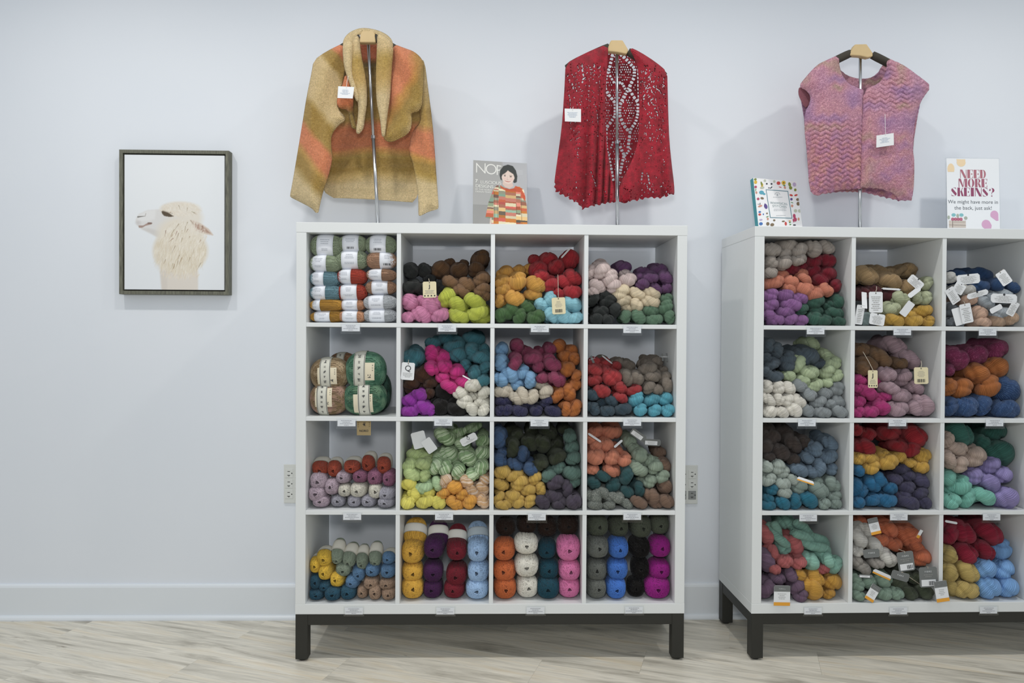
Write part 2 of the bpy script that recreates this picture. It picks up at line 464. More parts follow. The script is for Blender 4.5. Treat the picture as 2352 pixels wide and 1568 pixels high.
# ------------------------------------------------------------------ yarn meshes (unit sized, shared)
def hank_mesh(a, seed, L=7.0, tw=0.42, rings=84, segs=40):
    rg = np.random.RandomState(seed)
    y0 = a + 1.0
    nst = (rings - 20) // 2
    ys = np.linspace(L, y0, nst)
    P = [(-a, y) for y in ys]
    ang = np.linspace(math.pi, 0, 22)[1:-1]
    P += [(a * math.cos(t), y0 - a * math.sin(t)) for t in ang]
    P += [(a, y) for y in ys[::-1]]
    P = np.array(P)
    n = len(P)
    tau = tw * np.maximum(0, P[:, 1] - y0) + 0.18 * rg.uniform(-1, 1) * np.maximum(0, 3 - P[:, 1])
    ct, st = np.cos(tau), np.sin(tau)
    C = np.stack([P[:, 0] * ct, P[:, 1], P[:, 0] * st], 1)
    Tn = np.gradient(C, axis=0); Tn /= np.linalg.norm(Tn, axis=1)[:, None] + 1e-9
    B = np.stack([-st, 0 * st, ct], 1)
    Nn = np.cross(B, Tn); Nn /= np.linalg.norm(Nn, axis=1)[:, None] + 1e-9
    B = np.cross(Tn, Nn)
    s = np.concatenate([[0], np.cumsum(np.linalg.norm(np.diff(C, axis=0), axis=1))])
    # on the tight front bend the surface, not the centre line, carries the strands
    s = s + np.concatenate([[0], np.cumsum(np.where((np.arange(n - 1) > nst - 2) & (np.arange(n - 1) < n - nst), 0.10, 0.0))])
    rad = 1.0 - 0.16 * np.clip((P[:, 1] - y0) / (L - y0), 0, 1)
    end = np.minimum(np.arange(n), n - 1 - np.arange(n))
    rad = rad * np.clip(0.25 + end * 0.25, 0, 1)
    ph = np.arange(segs) / segs
    p1, p2, p3 = rg.uniform(0, 6.28, 3); vc = rg.uniform(0.36, 0.64); gd = rg.uniform(0.16, 0.26)
    V = np.zeros((n, segs, 3)); UV = np.zeros((n, segs + 1, 2))
    for j in range(segs):
        v = ph[j]
        d = 1 + 0.05 * np.sin(2 * math.pi * (2 * v + 0.33 * s) + p1) + 0.035 * np.sin(2 * math.pi * (1 * v - 0.21 * s) + p2)
        d += 0.030 * np.abs(np.sin(math.pi * (5 * v + 1.15 * s) + p3))
        g = (v - (vc + 0.17 * (s - s[n // 2])) + 0.5) % 1.0 - 0.5
        d -= gd * np.exp(-(g / 0.045) ** 2)
        g = (v - (vc + 0.43 + 0.17 * (s - s[n // 2])) + 0.5) % 1.0 - 0.5
        d -= 0.6 * gd * np.exp(-(g / 0.04) ** 2)
        r = rad * d
        V[:, j] = C + (r * math.cos(2 * math.pi * v))[:, None] * Nn + (r * math.sin(2 * math.pi * v))[:, None] * B
    F = []; LU = []
    for i in range(n - 1):
        for j in range(segs):
            k = (j + 1) % segs
            F.append((i * segs + j, i * segs + k, (i + 1) * segs + k, (i + 1) * segs + j))
            LU += [(s[i], j / segs), (s[i], (j + 1) / segs), (s[i + 1], (j + 1) / segs), (s[i + 1], j / segs)]
    F.append(tuple(range(segs))); LU += [(0, 0)] * segs
    F.append(tuple(range(n * segs - 1, (n - 1) * segs - 1, -1))); LU += [(0, 0)] * segs
    me = mesh_from('hank', V.reshape(-1, 3), F, uv=LU)
    return me
HA = [0.10, 0.28, 0.50, 0.72]
HANK = [[hank_mesh(a, 11 * i + k, tw=(0.25, 0.55, 0.8)[k]) for k in range(3)] for i, a in enumerate(HA)]
ROPE = [hank_mesh(0.62, 90 + k, L=9.0, tw=0.62 + 0.1 * k, rings=110) for k in range(2)]

def super_r(D, ex, rx, ry, rz):
    return (np.abs(D[..., 0] / rx) ** ex + np.abs(D[..., 1] / ry) ** ex + np.abs(D[..., 2] / rz) ** ex) ** (-1.0 / ex)
def ball_mesh(seed, ly=1.25, ex=2.5, strands=64, npt=40, hole=0.20):
    """wound ball, axis along y, unit radius, end hole toward -y"""
    rg = np.random.RandomState(seed)
    nu, nv = 40, 26
    V = []; UVv = []; F = []; LU = []
    th = np.linspace(0, math.pi, nv)
    for t in th:
        for u in range(nu):
            f = 2 * math.pi * u / nu
            d = np.array([math.sin(t) * math.cos(f), -math.cos(t), math.sin(t) * math.sin(f)])
            r = super_r(d, ex, 1, ly, 1) * 0.985
            p = d * r
            q = math.hypot(p[0], p[2])
            if q < hole * 1.6:
                p[1] *= 1 - 0.42 * (1 - q / (hole * 1.6)) ** 0.6
            V.append(p); UVv.append((t * 2.2, u / nu))
    for i in range(nv - 1):
        for u in range(nu):
            k = (u + 1) % nu
            F.append((i * nu + u, i * nu + k, (i + 1) * nu + k, (i + 1) * nu + u))
            a, b_ = th[i] * 2.2, th[i + 1] * 2.2
            LU += [(a, u / nu * 1.6), (a, (u + 1) / nu * 1.6), (b_, (u + 1) / nu * 1.6), (b_, u / nu * 1.6)]
    # wound strands: slanted loops that pass the end hole on all sides
    for k in range(strands):
        al = rg.uniform(0, 2 * math.pi) if k > 9 else (k // 3) * 2.09 + 0.12 * (k % 3) + seed
        e1 = np.array([math.cos(al), 0, math.sin(al)]); e2 = np.array([-math.sin(al), 0, math.cos(al)])
        o = (hole + 0.05 * (k % 3) if k <= 9 else rg.uniform(hole, 0.86)) * 1.0
        be = rg.uniform(0.15, 0.5) * (1 if rg.rand() > 0.5 else -1) if k > 9 else 0.35
        yd = np.array([0, math.cos(be), 0]) + e2 * math.sin(be)
        zd = -np.array([0, math.sin(be), 0]) + e2 * math.cos(be)
        f = np.linspace(0, 2 * math.pi, npt, endpoint=False)
        dr = np.cos(f)[:, None] * yd + np.sin(f)[:, None] * zd
        lo = np.zeros(npt); hi = np.full(npt, 3.0)
        for _ in range(22):
            mid = (lo + hi) / 2; p = o * e1 + mid[:, None] * dr
            g = np.abs(p[:, 0]) ** ex + np.abs(p[:, 1] / ly) ** ex + np.abs(p[:, 2]) ** ex
            lo = np.where(g < 1, mid, lo); hi = np.where(g < 1, hi, mid)
        p = o * e1 + (lo * (1.0 + 0.012 * rg.rand()))[:, None] * dr
        Tn = np.roll(p, -1, 0) - np.roll(p, 1, 0); Tn /= np.linalg.norm(Tn, axis=1)[:, None]
        nr = p / np.linalg.norm(p, axis=1)[:, None]; bi = np.cross(Tn, nr)
        rr = 0.030
        base = len(V)
        for i in range(npt):
            V += [p[i] + rr * nr[i], p[i] + rr * bi[i] - 0.4 * rr * nr[i], p[i] - rr * bi[i] - 0.4 * rr * nr[i]]
        for i in range(npt):
            j = (i + 1) % npt
            for c in range(3):
                c2 = (c + 1) % 3
                F.append((base + i * 3 + c, base + j * 3 + c, base + j * 3 + c2, base + i * 3 + c2))
                LU += [(0.29 * k, 0.11 * k)] * 4
    return mesh_from('ball', np.array(V), F, uv=LU)
BALLS = [ball_mesh(3 + k) for k in range(4)]
FAT = [ball_mesh(31 + k, ly=1.15, ex=2.45, strands=110, hole=0.16) for k in range(2)]

ZOOM = {'A': (670, 500, 5.004), 'B': (1120, 500, 4.9), 'C': (670, 750, 5.004), 'D': (1120, 750, 4.9),
        'E': (670, 960, 5.004), 'F': (1120, 960, 4.8), 'G': (670, 1170, 5.004), 'H': (1120, 1170, 4.8),
        'I': (1640, 500, 3.303), 'J': (1640, 750, 3.303), 'K': (1640, 960, 3.303), 'M': (1640, 1170, 3.303)}
def parse(s):
    out = []
    for it in s.split(';'):
        it = it.strip()
        if not it: continue
        f = it.split(',')
        typ = ''
        if not f[-1].strip().lstrip('-').replace('.', '').isdigit(): typ = f.pop().strip()
        out.append(([float(x) for x in f], typ))
    return out
ORD = ['first', 'second', 'third', 'fourth', 'fifth', 'sixth', 'seventh', 'eighth', 'ninth', 'tenth', 'eleventh', 'twelfth', 'thirteenth', 'fourteenth']
ROWN = ['top', 'second', 'third', 'bottom']
def where(key, row, col):
    return '%s shelf %s row %s cubby' % ('left' if key == 'L' else 'right', ROWN[row], ORD[col])
def rank_words(pts):
    """pts: list of (x, z); a phrase for each, along the longer direction of the pile"""
    n = len(pts)
    if n == 1: return ['']
    P = np.array(pts)
    if n == 2:
        if abs(P[0, 0] - P[1, 0]) >= abs(P[0, 1] - P[1, 1]):
            return ['left of two', 'right of two'] if P[0, 0] < P[1, 0] else ['right of two', 'left of two']
        return ['upper of two', 'lower of two'] if P[0, 1] > P[1, 1] else ['lower of two', 'upper of two']
    gx = np.diff(np.sort(P[:, 0])).min(); gz = np.diff(np.sort(P[:, 1])).min()
    horiz = gx >= gz
    o = np.argsort(P[:, 0]) if horiz else np.argsort(-P[:, 1])
    res = [''] * n
    for k, i in enumerate(o):
        if k == 0: res[i] = 'leftmost' if horiz else 'topmost'
        elif k == n - 1: res[i] = 'rightmost' if horiz else 'lowest'
        else: res[i] = ORD[k] + (' from left' if horiz else ' from top')
    return res
def ellipse_axes(w, h, ang):
    W2, H2 = (w / 2) ** 2, (h / 2) ** 2
    c2 = math.cos(2 * math.radians(ang))
    if abs(c2) < 0.35:
        k = 1.35
    else:
        Dd = (W2 - H2) / c2
        if Dd < 0:
            ang = 0.0 if w >= h else 90.0
            return max(w, h) / 2, min(w, h) / 2, ang
        Sm = W2 + H2
        a2, b2 = (Sm + Dd) / 2, (Sm - Dd) / 2
        k = math.sqrt(a2 / max(b2, 1e-6)) if b2 > 0 else 2.2
    k = min(max(k, 1.05), 1.8)
    b = math.sqrt((W2 + H2) / (1 + k * k))
    return k * b, b, ang
HANKS = []     # every hank root, for tags
NCOUNT = {'hank': 0, 'ball': 0}
FIT = {}
def clampc(key, row, col, x, z, hx, hz):
    x0, x1, z0, z1 = cell_bounds(key, row, col)
    hx = min(hx, (x1 - x0) / 2); hz = min(hz, (z1 - z0) / 2)
    return min(max(x, x0 + hx), x1 - hx), min(max(z, z0 + hz), z1 - hz)
def hank_matrix(key, row, col, zk, f, typ, rnd):
    zx, zy, zs = ZOOM[zk]
    cx, cy, w, h, ang = f[:5]
    d = (f[5] if len(f) > 5 else 2) / 100.0
    d = max(d, -0.012)
    yo = SH[key][1] + SH[key][2] * (at(zx + cx / zs, zy + cy / zs, 0)[0] - SH[key][0])
    d += yo
    if typ == 't':
        Yc = d + 0.05
        p = at(zx + cx / zs, zy + cy / zs, Yc); m = mpp(Yc) / zs
        A, B = w * m / 2, h * m / 2
        hx = abs(A * math.cos(math.radians(ang))) + B * abs(math.sin(math.radians(ang)))
        hz = abs(A * math.sin(math.radians(ang))) + B * abs(math.cos(math.radians(ang)))
        x, z = clampc(key, row, col, p[0], p[2], hx, hz)
        me = ROPE[rnd.randrange(2)]
        sc = (B / 1.62, 2 * A / 9.0, B / 1.62)
        # mesh y axis -> along the hank; loop end toward lower end
        a = math.radians(ang)
        dirv = Vector((math.cos(a), 0.10, math.sin(a))).normalized()
        if dirv.z < 0: dirv = -dirv; dirv.y = abs(dirv.y)
        yv = dirv; zv = Vector((0, -1, 0)); xv = yv.cross(zv).normalized(); zv = xv.cross(yv)
        Rm = Matrix((xv, yv, zv)).transposed().to_4x4()
        c = Vector((x, Yc, z)) - dirv * A
        return me, Matrix.Translation(c) @ Rm @ Matrix.Diagonal((*sc, 1)), (x, z)
    a, b, ang = ellipse_axes(w, h, ang)
    Yc = d + 0.024
    p = at(zx + cx / zs, zy + cy / zs, Yc); m = mpp(Yc) / zs
    A, B = a * m * 1.05, b * m * 1.05
    ar = A / B
    i = min(range(len(HA)), key=lambda q: abs(1 + HA[q] - ar))
    me = HANK[i][rnd.randrange(3)]
    t = math.radians(ang)
    hx = math.sqrt((A * math.cos(t)) ** 2 + (B * math.sin(t)) ** 2) * 0.97
    hz = math.sqrt((A * math.sin(t)) ** 2 + (B * math.cos(t)) ** 2) * 0.97
    x, z = clampc(key, row, col, p[0], p[2], hx, hz)
    sy = min(B * 1.0, (0.375 + yo - d) / 7.2)
    sc = Matrix.Diagonal((A / (1 + HA[i]) * 1.02, sy, B * 1.0, 1))
    flip = math.pi if rnd.random() < 0.5 else 0.0
    rot = Matrix.Rotation(-t + flip, 4, 'Y')
    til = Matrix.Rotation(math.radians(rnd.uniform(-5, 5)), 4, 'Z') @ Matrix.Rotation(math.radians(rnd.uniform(-1, 4)), 4, 'X')
    pos = Matrix.Translation((x, d, z))
    return me, pos @ til @ rot @ sc, (x, z)
STYLE = {}
def hank_cell(key, row, col, zk, piles):
    rnd = random.Random(hash((row, col, key == 'L')) & 0xffff)
    lobes_all = []
    for pile in piles:
        cname, chex, data = pile[:3]
        st = pile[3] if len(pile) > 3 else 'plain'; c2 = pile[4] if len(pile) > 4 else None
        mat = yarn_mat(chex, st, c2)
        lobes = []
        for f, typ in parse(data):
            me, mw, xz = hank_matrix(key, row, col, zk, f, typ, rnd)
            size = f[2] * f[3] / ZOOM[zk][2] ** 2
            lobes.append([me, mw, xz, size, typ, f[5] if len(f) > 5 else 2])
        # neighbouring coils of one colour are the two ends of one twisted hank
        cand = []
        for i in range(len(lobes)):
            for j in range(i + 1, len(lobes)):
                if lobes[i][4] or lobes[j][4]: continue
                dx = math.dist(lobes[i][2], lobes[j][2])
                if dx < 0.085 and abs(lobes[i][5] - lobes[j][5]) <= 6:
                    cand.append((dx, i, j))
        cl = {i: [i] for i in range(len(lobes))}; rep = list(range(len(lobes)))
        mxs = 3 if key == 'R' else 2
        for dx, i, j in sorted(cand):
            a_, b_ = rep[i], rep[j]
            if a_ == b_ or len(cl[a_]) + len(cl[b_]) > mxs: continue
            if len(cl[a_]) + len(cl[b_]) == 3 and max(lobes[q][3] for q in cl[a_] + cl[b_]) > 1350: continue
            cl[a_] += cl.pop(b_)
            for q in cl[a_]: rep[q] = a_
        pairs = {v[0]: v[1:] for v in cl.values()}
        second = {q for v in cl.values() for q in v[1:]}
        roots = []
        for i, lb in enumerate(lobes):
            if i in second: continue
            o = link('yarn_hank', lb[0], mat, None, lb[1], True)
            NCOUNT['hank'] += 1
            cs = [lb[2]]
            for jq in pairs.get(i, []):
                q = lobes[jq]; cs.append(q[2])
                link('coil', q[0], mat, o, q[1], True)
            xz = (sum(c[0] for c in cs) / len(cs), sum(c[1] for c in cs) / len(cs))
            roots.append((o, xz))
            HANKS.append((key, row, col, lb[2], o))
        for (o, xz), ph in zip(roots, rank_words([r[1] for r in roots])):
            tag(o, '%s yarn hank%s, %s' % (cname, ', ' + ph if ph else '', where(key, row, col)), 'yarn', '%s hanks, %s' % (cname, where(key, row, col)))

def ball_cell(key, row, col, zk, piles, fat=False, depth=0.03, half=0.055):
    rnd = random.Random(row * 10 + col)
    for pile in piles:
        cname, chex, data = pile[:3]
        bands = pile[3] if len(pile) > 3 else ()
        bd = pile[4] if len(pile) > 4 else 'e8e6df'
        mat = yarn_mat(chex)
        roots = []
        zx, zy, zs = ZOOM[zk]
        for k, (f, typ) in enumerate(parse(data)):
            cx, cy, w, h = f[:4]
            ang = f[4] if len(f) > 4 else rnd.uniform(-12, 12)
            d = (f[5] / 100.0 if len(f) > 5 else depth + rnd.uniform(-0.008, 0.012))
            Yc = d + 0.03
            p = at(zx + cx / zs, zy + cy / zs, Yc); m = mpp(Yc) / zs
            A, B = w * m / 2, h * m / 2
            x, z = clampc(key, row, col, p[0], p[2], A, B)
            me = (FAT if fat else BALLS)[rnd.randrange(2 if fat else 4)]
            ly = 1.15 if fat else 1.25
            rot = Matrix.Rotation(math.radians(rnd.choice((0, 90, 180, 270)) if abs(w - h) < 0.12 * w else rnd.choice((0, 180))), 4, 'Y')
            if rot.to_euler().y and abs(abs(rot.to_euler().y) - math.pi / 2) < 0.1: sc = Matrix.Diagonal((B, half / ly, A, 1))
            else: sc = Matrix.Diagonal((A, half / ly, B, 1))
            til = Matrix.Rotation(math.radians(rnd.uniform(-6, 6)), 4, 'Z') @ Matrix.Rotation(math.radians(f[6] if len(f) > 6 else rnd.uniform(-4, 4)), 4, 'X')
            mw = Matrix.Translation((x, d + half, z)) @ til @ rot @ sc
            o = link('yarn_ball', me, mat, None, mw, True)
            NCOUNT['ball'] += 1
            roots.append((o, (x, z)))
            if k in bands:
                bm_ = band_mesh(2.45 if fat else 2.5, ly, *((-0.28, 0.42) if fat else (-0.45, 0.72)))
                link('paper_band', bm_, plain('band_' + bd, bd, 0.7), o, mw)
            HANKS.append((key, row, col, (x, z), o))
        for (o, xz), ph in zip(roots, rank_words([r[1] for r in roots])):
            tag(o, '%s yarn ball%s, %s' % (cname, ', ' + ph if ph else '', where(key, row, col)), 'yarn', '%s balls, %s' % (cname, where(key, row, col)))
def band_mesh(ex, ly, y0, y1, off=1.065, nu=40, nv=7):
    """paper sleeve round a ball whose axis is y, unit radius"""
    V = []; F = []
    for lay in (off, off - 0.02):
        for i in range(nv):
            y = y0 + (y1 - y0) * i / (nv - 1)
            r = max(1e-3, 1 - abs(y / ly) ** ex) ** (1 / ex)
            for u in range(nu):
                t = 2 * math.pi * u / nu
                q = (abs(math.cos(t)) ** ex + abs(math.sin(t)) ** ex) ** (-1 / ex)
                V.append((r * q * math.cos(t) * lay, y, r * q * math.sin(t) * lay))
    for l in (0, 1):
        for i in range(nv - 1):
            for u in range(nu):
                k = (u + 1) % nu; b_ = l * nu * nv
                F.append((b_ + i * nu + u, b_ + i * nu + k, b_ + (i + 1) * nu + k, b_ + (i + 1) * nu + u))
    for i in (0, nv - 1):
        for u in range(nu):
            k = (u + 1) % nu
            F.append((i * nu + u, i * nu + k, nu * nv + i * nu + k, nu * nv + i * nu + u))
    return mesh_from('paper_band', np.array(V), F)

# ------------------------------------------------------------------ hanks, cubby by cubby (position, size, tilt, depth in cm)
hank_cell('L', 0, 1, 'A', [
 ('charcoal', '2b2d2c', '1370,610,170,180,0,6;1520,600,150,160,0,8;1580,700,140,100,0,9;1375,800,210,130,5,3;1510,820,150,150,0,6;1700,800,130,150,0,8'),
 ('dark brown', '5f4228', '1710,600,220,190,0,10;1930,610,200,190,-20,10;1810,520,120,90,0,17;2110,600,180,170,30,12;2180,470,200,200,50,15;1980,530,120,90,0,18'),
 ('light brown', '82603f', '1830,735,190,130,-20,5;2015,770,170,180,-40,5;2180,715,200,130,10,5;1945,840,210,130,-20,4;2195,830,190,130,15,4;2240,900,110,110,0,5'),
 ('pink', 'd27fa8', '1350,975,180,190,20,2;1490,965,120,130,0,4;1600,1025,180,210,-50,2;1680,980,110,150,-60,4;1495,1115,220,190,-35,1;1340,1145,150,120,-10,1;1705,1125,200,150,25,1'),
 ('lime', 'b4bd2a', '1775,920,180,230,65,3;1910,1000,220,180,-30,2;2110,960,250,170,-20,2;1915,1135,240,150,-20,1;2125,1105,240,150,15,1;2190,1160,190,110,10,4'),
])
hank_cell('L', 0, 2, 'B', [
 ('mustard', 'd0962e', '190,640,200,140,0,12;340,600,150,110,0,15;460,580,140,110,0,17;180,735,190,110,20,4;185,815,180,120,15,3;350,725,190,220,55,3;535,750,220,170,-40,3;295,905,230,160,-40,2;505,870,210,110,0,4;135,930,90,170,80,3'),
 ('red', 'a8222c', '520,480,130,120,0,20;690,480,190,170,-20,17;570,590,200,200,0,12;780,560,180,170,0,12;950,470,210,200,20,15;610,660,170,150,-10,5;870,720,200,130,-35,5;955,670,200,160,-30,5;710,760,170,140,20,4;960,840,210,150,15,3;800,850,140,110,-20,4;700,700,130,100,0,7'),
 ('forest green', '47683d', '250,1050,190,180,-60,2;450,1010,180,130,-20,3;130,1100,150,160,60,2;360,1110,160,150,50,1;535,1120,210,140,0,0;480,940,130,90,0,6'),
 ('aqua', '88c6d6', '700,920,150,170,60,3;610,980,150,150,-50,3;970,970,200,200,-40,3;740,1100,200,170,-30,1;860,1110,200,130,-35,1;980,1130,190,120,20,1;870,1020,130,130,0,4'),
])
hank_cell('L', 0, 3, 'B', [
 ('pale pink', 'd3bdb9', '1290,600,190,170,35,3;1170,610,90,160,80,5;1270,545,170,100,0,10;1380,680,170,200,60,3;1240,765,190,140,-25,3;1415,765,160,160,50,3;1575,700,190,150,0,4;1190,830,120,100,-20,3;1540,630,120,80,0,10'),
 ('purple', '66416a', '1530,560,190,140,0,15;1770,620,190,120,0,15;1950,600,200,140,0,12;1840,680,200,100,0,5;2000,670,150,170,-40,5;1705,670,90,90,0,6;1745,750,150,120,0,4;1900,800,150,110,-30,5;2010,800,120,120,0,5'),
 ('beige', 'd6c4a2', '1510,840,180,190,40,3;1680,860,190,130,-30,3;1855,855,190,120,-15,3;1545,935,170,110,20,3;1670,980,140,160,-60,2;1835,950,230,115,0,2;1560,1010,150,90,-10,4'),
 ('black', '2c302f', '1190,920,120,150,60,3;1320,880,150,110,0,4;1350,940,190,130,30,3;1285,1060,180,120,0,2;1440,1040,130,150,70,2;1230,1140,140,120,0,1;1350,1150,140,110,0,1'),
 ('sage green', '5b7c62', '2010,910,140,100,15,4;2010,1010,180,140,40,2;1830,1050,190,120,10,2;1555,1110,110,150,85,1;1695,1120,170,150,-40,1;1885,1150,200,110,5,1;2050,1120,120,150,80,1'),
])
hank_cell('L', 1, 1, 'C', [
 ('teal', '3d7a86', '1620,190,180,120,10,20;1800,150,230,130,0,20;2100,140,260,140,0,20;2200,270,150,140,0,15;1410,370,240,200,15,8;1860,240,240,140,10,14;1905,330,190,160,-15,10;2070,300,150,210,80,10;2190,360,210,140,5,7;1990,450,120,150,80,9;2100,530,150,160,60,5;2225,470,120,140,50,6;2200,620,150,140,-20,4'),
 ('hot pink', 'd01f82', '1610,320,150,190,80,10;1740,360,160,160,0,10;1610,485,180,150,-40,5;1760,470,180,140,0,6;1900,530,170,160,40,5;1740,590,160,110,0,5;1820,690,210,140,-30,3;1960,640,190,120,0,5'),
 ('dark brown', '4c3224', '1500,560,220,180,0,6;1340,660,180,130,0,6;1600,650,160,130,30,6;1580,770,130,130,0,5;1330,735,150,100,0,8;1500,700,150,130,0,10'),
 ('black', '1c1a19', '1740,760,180,200,0,5;1720,930,190,190,0,3;1890,980,230,120,-15,2;1640,860,120,120,0,8;1840,880,160,140,0,6'),
 ('violet', '962aa4', '1460,790,140,150,-40,2;1340,860,180,150,-20,2;1340,1000,200,100,0,0;1510,930,200,150,-10,1;1590,980,120,130,30,2'),
 ('ivory', 'e3dfcf', '2085,680,190,140,10,3;1945,770,180,140,-10,3;2215,770,130,160,60,3;2090,800,130,100,0,6;1980,870,180,130,15,2;2180,880,170,110,10,3;2075,955,130,160,-70,1;2210,970,130,140,40,1'),
])
hank_cell('L', 1, 2, 'D', [
 ('sky blue', '7bacd6', '150,405,130,190,80,5;160,265,140,130,0,12;250,540,190,170,-50,4;400,520,130,180,50,5;155,600,180,140,-40,4;475,600,110,190,85,3;335,660,150,100,0,5'),
 ('raspberry', '933a5c', '330,220,150,160,0,15;310,410,130,210,75,4;440,290,140,120,0,16;500,365,220,115,5,7;690,370,150,130,0,9;740,430,180,150,-40,5;570,460,130,120,20,7;710,260,130,130,0,15;590,290,140,100,0,18;610,585,130,110,-10,4;785,600,200,140,-20,3'),
 ('burnt orange', 'b8681f', '800,230,140,150,0,16;950,270,130,130,0,14;880,340,150,130,0,12;905,480,170,160,20,6;1010,560,100,140,80,5;1010,660,130,130,0,5;790,780,130,180,60,3;925,750,140,190,75,3;890,930,100,160,85,1;1000,920,130,190,60,1;970,360,120,140,0,10'),
 ('cream', 'cfc3ae', '175,735,200,130,20,3;320,810,170,130,-30,2;400,770,130,180,-60,2;510,790,140,150,50,2;655,740,160,140,30,3;610,660,170,90,0,6'),
 ('navy', '2e2f50', '165,850,190,110,0,3;130,960,120,120,0,1;225,940,130,120,30,1;360,955,180,120,-15,1;670,850,150,120,30,3;550,950,150,120,20,2;735,955,190,110,-10,1;470,880,140,100,0,5', 'tweed', '5a5470'),
])
hank_cell('L', 1, 3, 'D', [
 ('red', 'aa3034', '1210,490,180,110,-10,5;1200,600,170,120,10,5;1195,400,130,100,0,14;1320,425,150,100,0,14;1395,580,210,180,-10,4;1345,510,120,100,0,6;1500,690,150,130,-35,4;1295,730,190,140,-5,3;1655,720,180,100,20,4;1500,800,160,110,-20,3;1440,450,120,110,0,15'),
 ('taupe', '84796d', '1300,390,140,80,0,20;1450,420,170,110,0,18;1590,440,160,110,0,18;1780,410,200,90,15,18;1900,400,150,120,0,16;1570,570,130,190,-75,5;1675,580,150,170,-50,5;1800,480,210,130,20,6;1860,565,200,110,10,5;1820,690,140,130,40,4;1910,710,130,110,-10,4;2020,570,120,130,60,6;2040,660,120,180,-70,4;1990,490,100,90,0,12'),
 ('slate', '3d505c', '1180,770,150,120,-20,3;1210,930,100,140,80,1;1350,950,170,110,-5,1;1400,840,130,130,-40,3;1535,930,190,120,15,1;1150,900,90,110,0,3;1290,850,130,120,0,6'),
 ('turquoise', '4da2b6', '1670,820,160,170,40,3;1845,830,190,120,20,3;2020,815,160,140,10,3;1720,940,140,140,50,1;1880,950,150,130,40,1;2020,950,150,130,10,1'),
])
hank_cell('L', 2, 1, 'E', [
 ('pale lime', 'bbcf88', '1335,540,155,130,20,5;1430,420,200,130,10,10;1510,530,190,125,5,5;1520,440,210,120,-10,10;1370,650,170,180,-45,4;1525,665,120,160,80,5'),
 ('pale mint', 'b7d7a3', '1525,810,210,120,10,3;1670,760,120,170,-60,4'),
 ('green-striped', '8bab78', '2010,135,380,115,20,15,t;1750,220,250,170,-30,12;1650,560,130,190,60,5;1770,580,150,190,70,5;1820,430,200,200,-40,10;1915,620,140,200,80,4;2030,460,190,180,-50,6;2185,570,170,160,30,4;2080,650,150,150,-30,4;2190,420,170,160,0,10;1690,470,130,140,0,10;1960,310,200,140,-35,13;2200,270,150,150,0,14', 'stripe', 'c2d6ae'),
 ('yellow', 'ded34c', '1335,765,160,130,-20,3;1410,880,170,140,-40,2;1570,870,170,100,15,3;1345,985,170,140,25,0;1530,975,210,130,25,0;1685,985,160,130,-15,0;1300,910,100,100,0,4'),
 ('orange', 'de9a20', '1750,875,160,110,15,2;1870,800,170,160,-30,2;1960,890,150,130,40,2;1865,990,200,130,-20,0;2055,975,150,160,50,0'),
 ('peach-striped', 'd3a878', '1770,730,140,140,50,3;2010,730,150,160,-50,3;2215,710,120,130,-10,4;2190,810,150,140,-40,3;2090,850,180,120,-25,2;2190,970,140,160,-50,1;2240,930,80,90,0,3', 'stripe', 'e6ccb4'),
])
hank_cell('L', 2, 2, 'F', [
 ('denim blue', '3f5c82', '135,230,120,230,-80,7;385,410,100,180,80,6;140,470,150,160,-50,5;310,520,180,120,-20,4;470,570,160,140,-30,3;160,380,120,90,0,8'),
 ('dark olive', '3c4230', '330,190,130,110,0,13;285,340,120,230,80,7;470,280,170,170,-45,10;610,290,170,190,-50,9;660,170,200,120,-20,16;580,510,180,130,15,4;770,440,190,130,30,5;500,140,150,110,0,20;260,140,140,110,0,20;850,130,150,110,0,20;760,300,140,130,0,15'),
 ('sea green', '5a786e', '910,220,140,120,20,10;930,330,150,130,0,8;950,450,160,130,5,5;790,550,160,110,15,5;665,640,160,140,35,3;925,610,210,140,0,3;970,700,140,130,0,4'),
 ('gold', 'c6a03c', '165,600,180,140,20,3;300,640,200,110,25,3;155,735,170,120,-15,3;350,725,200,150,20,2;515,670,140,150,40,3;455,790,170,130,25,2;590,780,100,150,80,2;120,880,110,150,60,1;265,870,190,140,15,1;340,935,160,140,40,1;465,930,140,150,55,1;170,970,190,100,5,0'),
 ('plum', '4a4250', '745,720,190,150,35,2;880,790,120,190,-75,2;725,870,210,130,0,1;610,930,160,150,-35,0;790,950,160,110,20,0;950,940,170,170,-10,-1'),
])
hank_cell('L', 2, 3, 'F', [
 ('salmon', 'ce7c5c', '1200,160,170,120,0,16;1370,165,230,130,0,16;1145,230,110,120,0,8;1200,305,130,130,0,7;1315,310,150,140,0,8;1195,440,190,160,-10,3;1370,440,170,160,20,3;1505,465,160,130,40,3;1165,570,140,100,15,4;1370,585,190,110,-10,3;1430,370,120,100,0,9'),
 ('sage', '8c9d89', '1560,270,150,130,0,12;1610,340,130,120,0,10;1680,415,170,160,30,5;1790,470,130,120,20,6;1670,570,220,160,-30,3;1850,540,170,170,40,4;1930,650,140,150,45,3;1795,700,140,140,40,3;1690,690,100,90,0,6'),
 ('deep teal', '2c5356', '1275,640,170,110,-10,3;1170,720,140,150,-40,3;1390,740,170,150,35,3;1535,640,130,210,80,2;1540,810,160,120,-15,2;1670,790,110,180,-80,2'),
 ('speckled grey', '6d746d', '1270,825,170,120,-10,2;1180,880,180,160,-40,1;1410,885,220,130,15,1;1185,975,170,90,0,0;1345,970,130,90,20,0;1530,940,140,110,-30,1', 'tweed', 'b4b4aa'),
 ('brown', '7b6150', '1970,520,150,150,-45,5;1990,750,150,170,30,3;1815,865,170,180,-40,1;1675,930,190,120,-20,0;1975,920,150,150,-40,0;1860,960,150,100,-10,2;1890,390,140,120,0,12'),
])
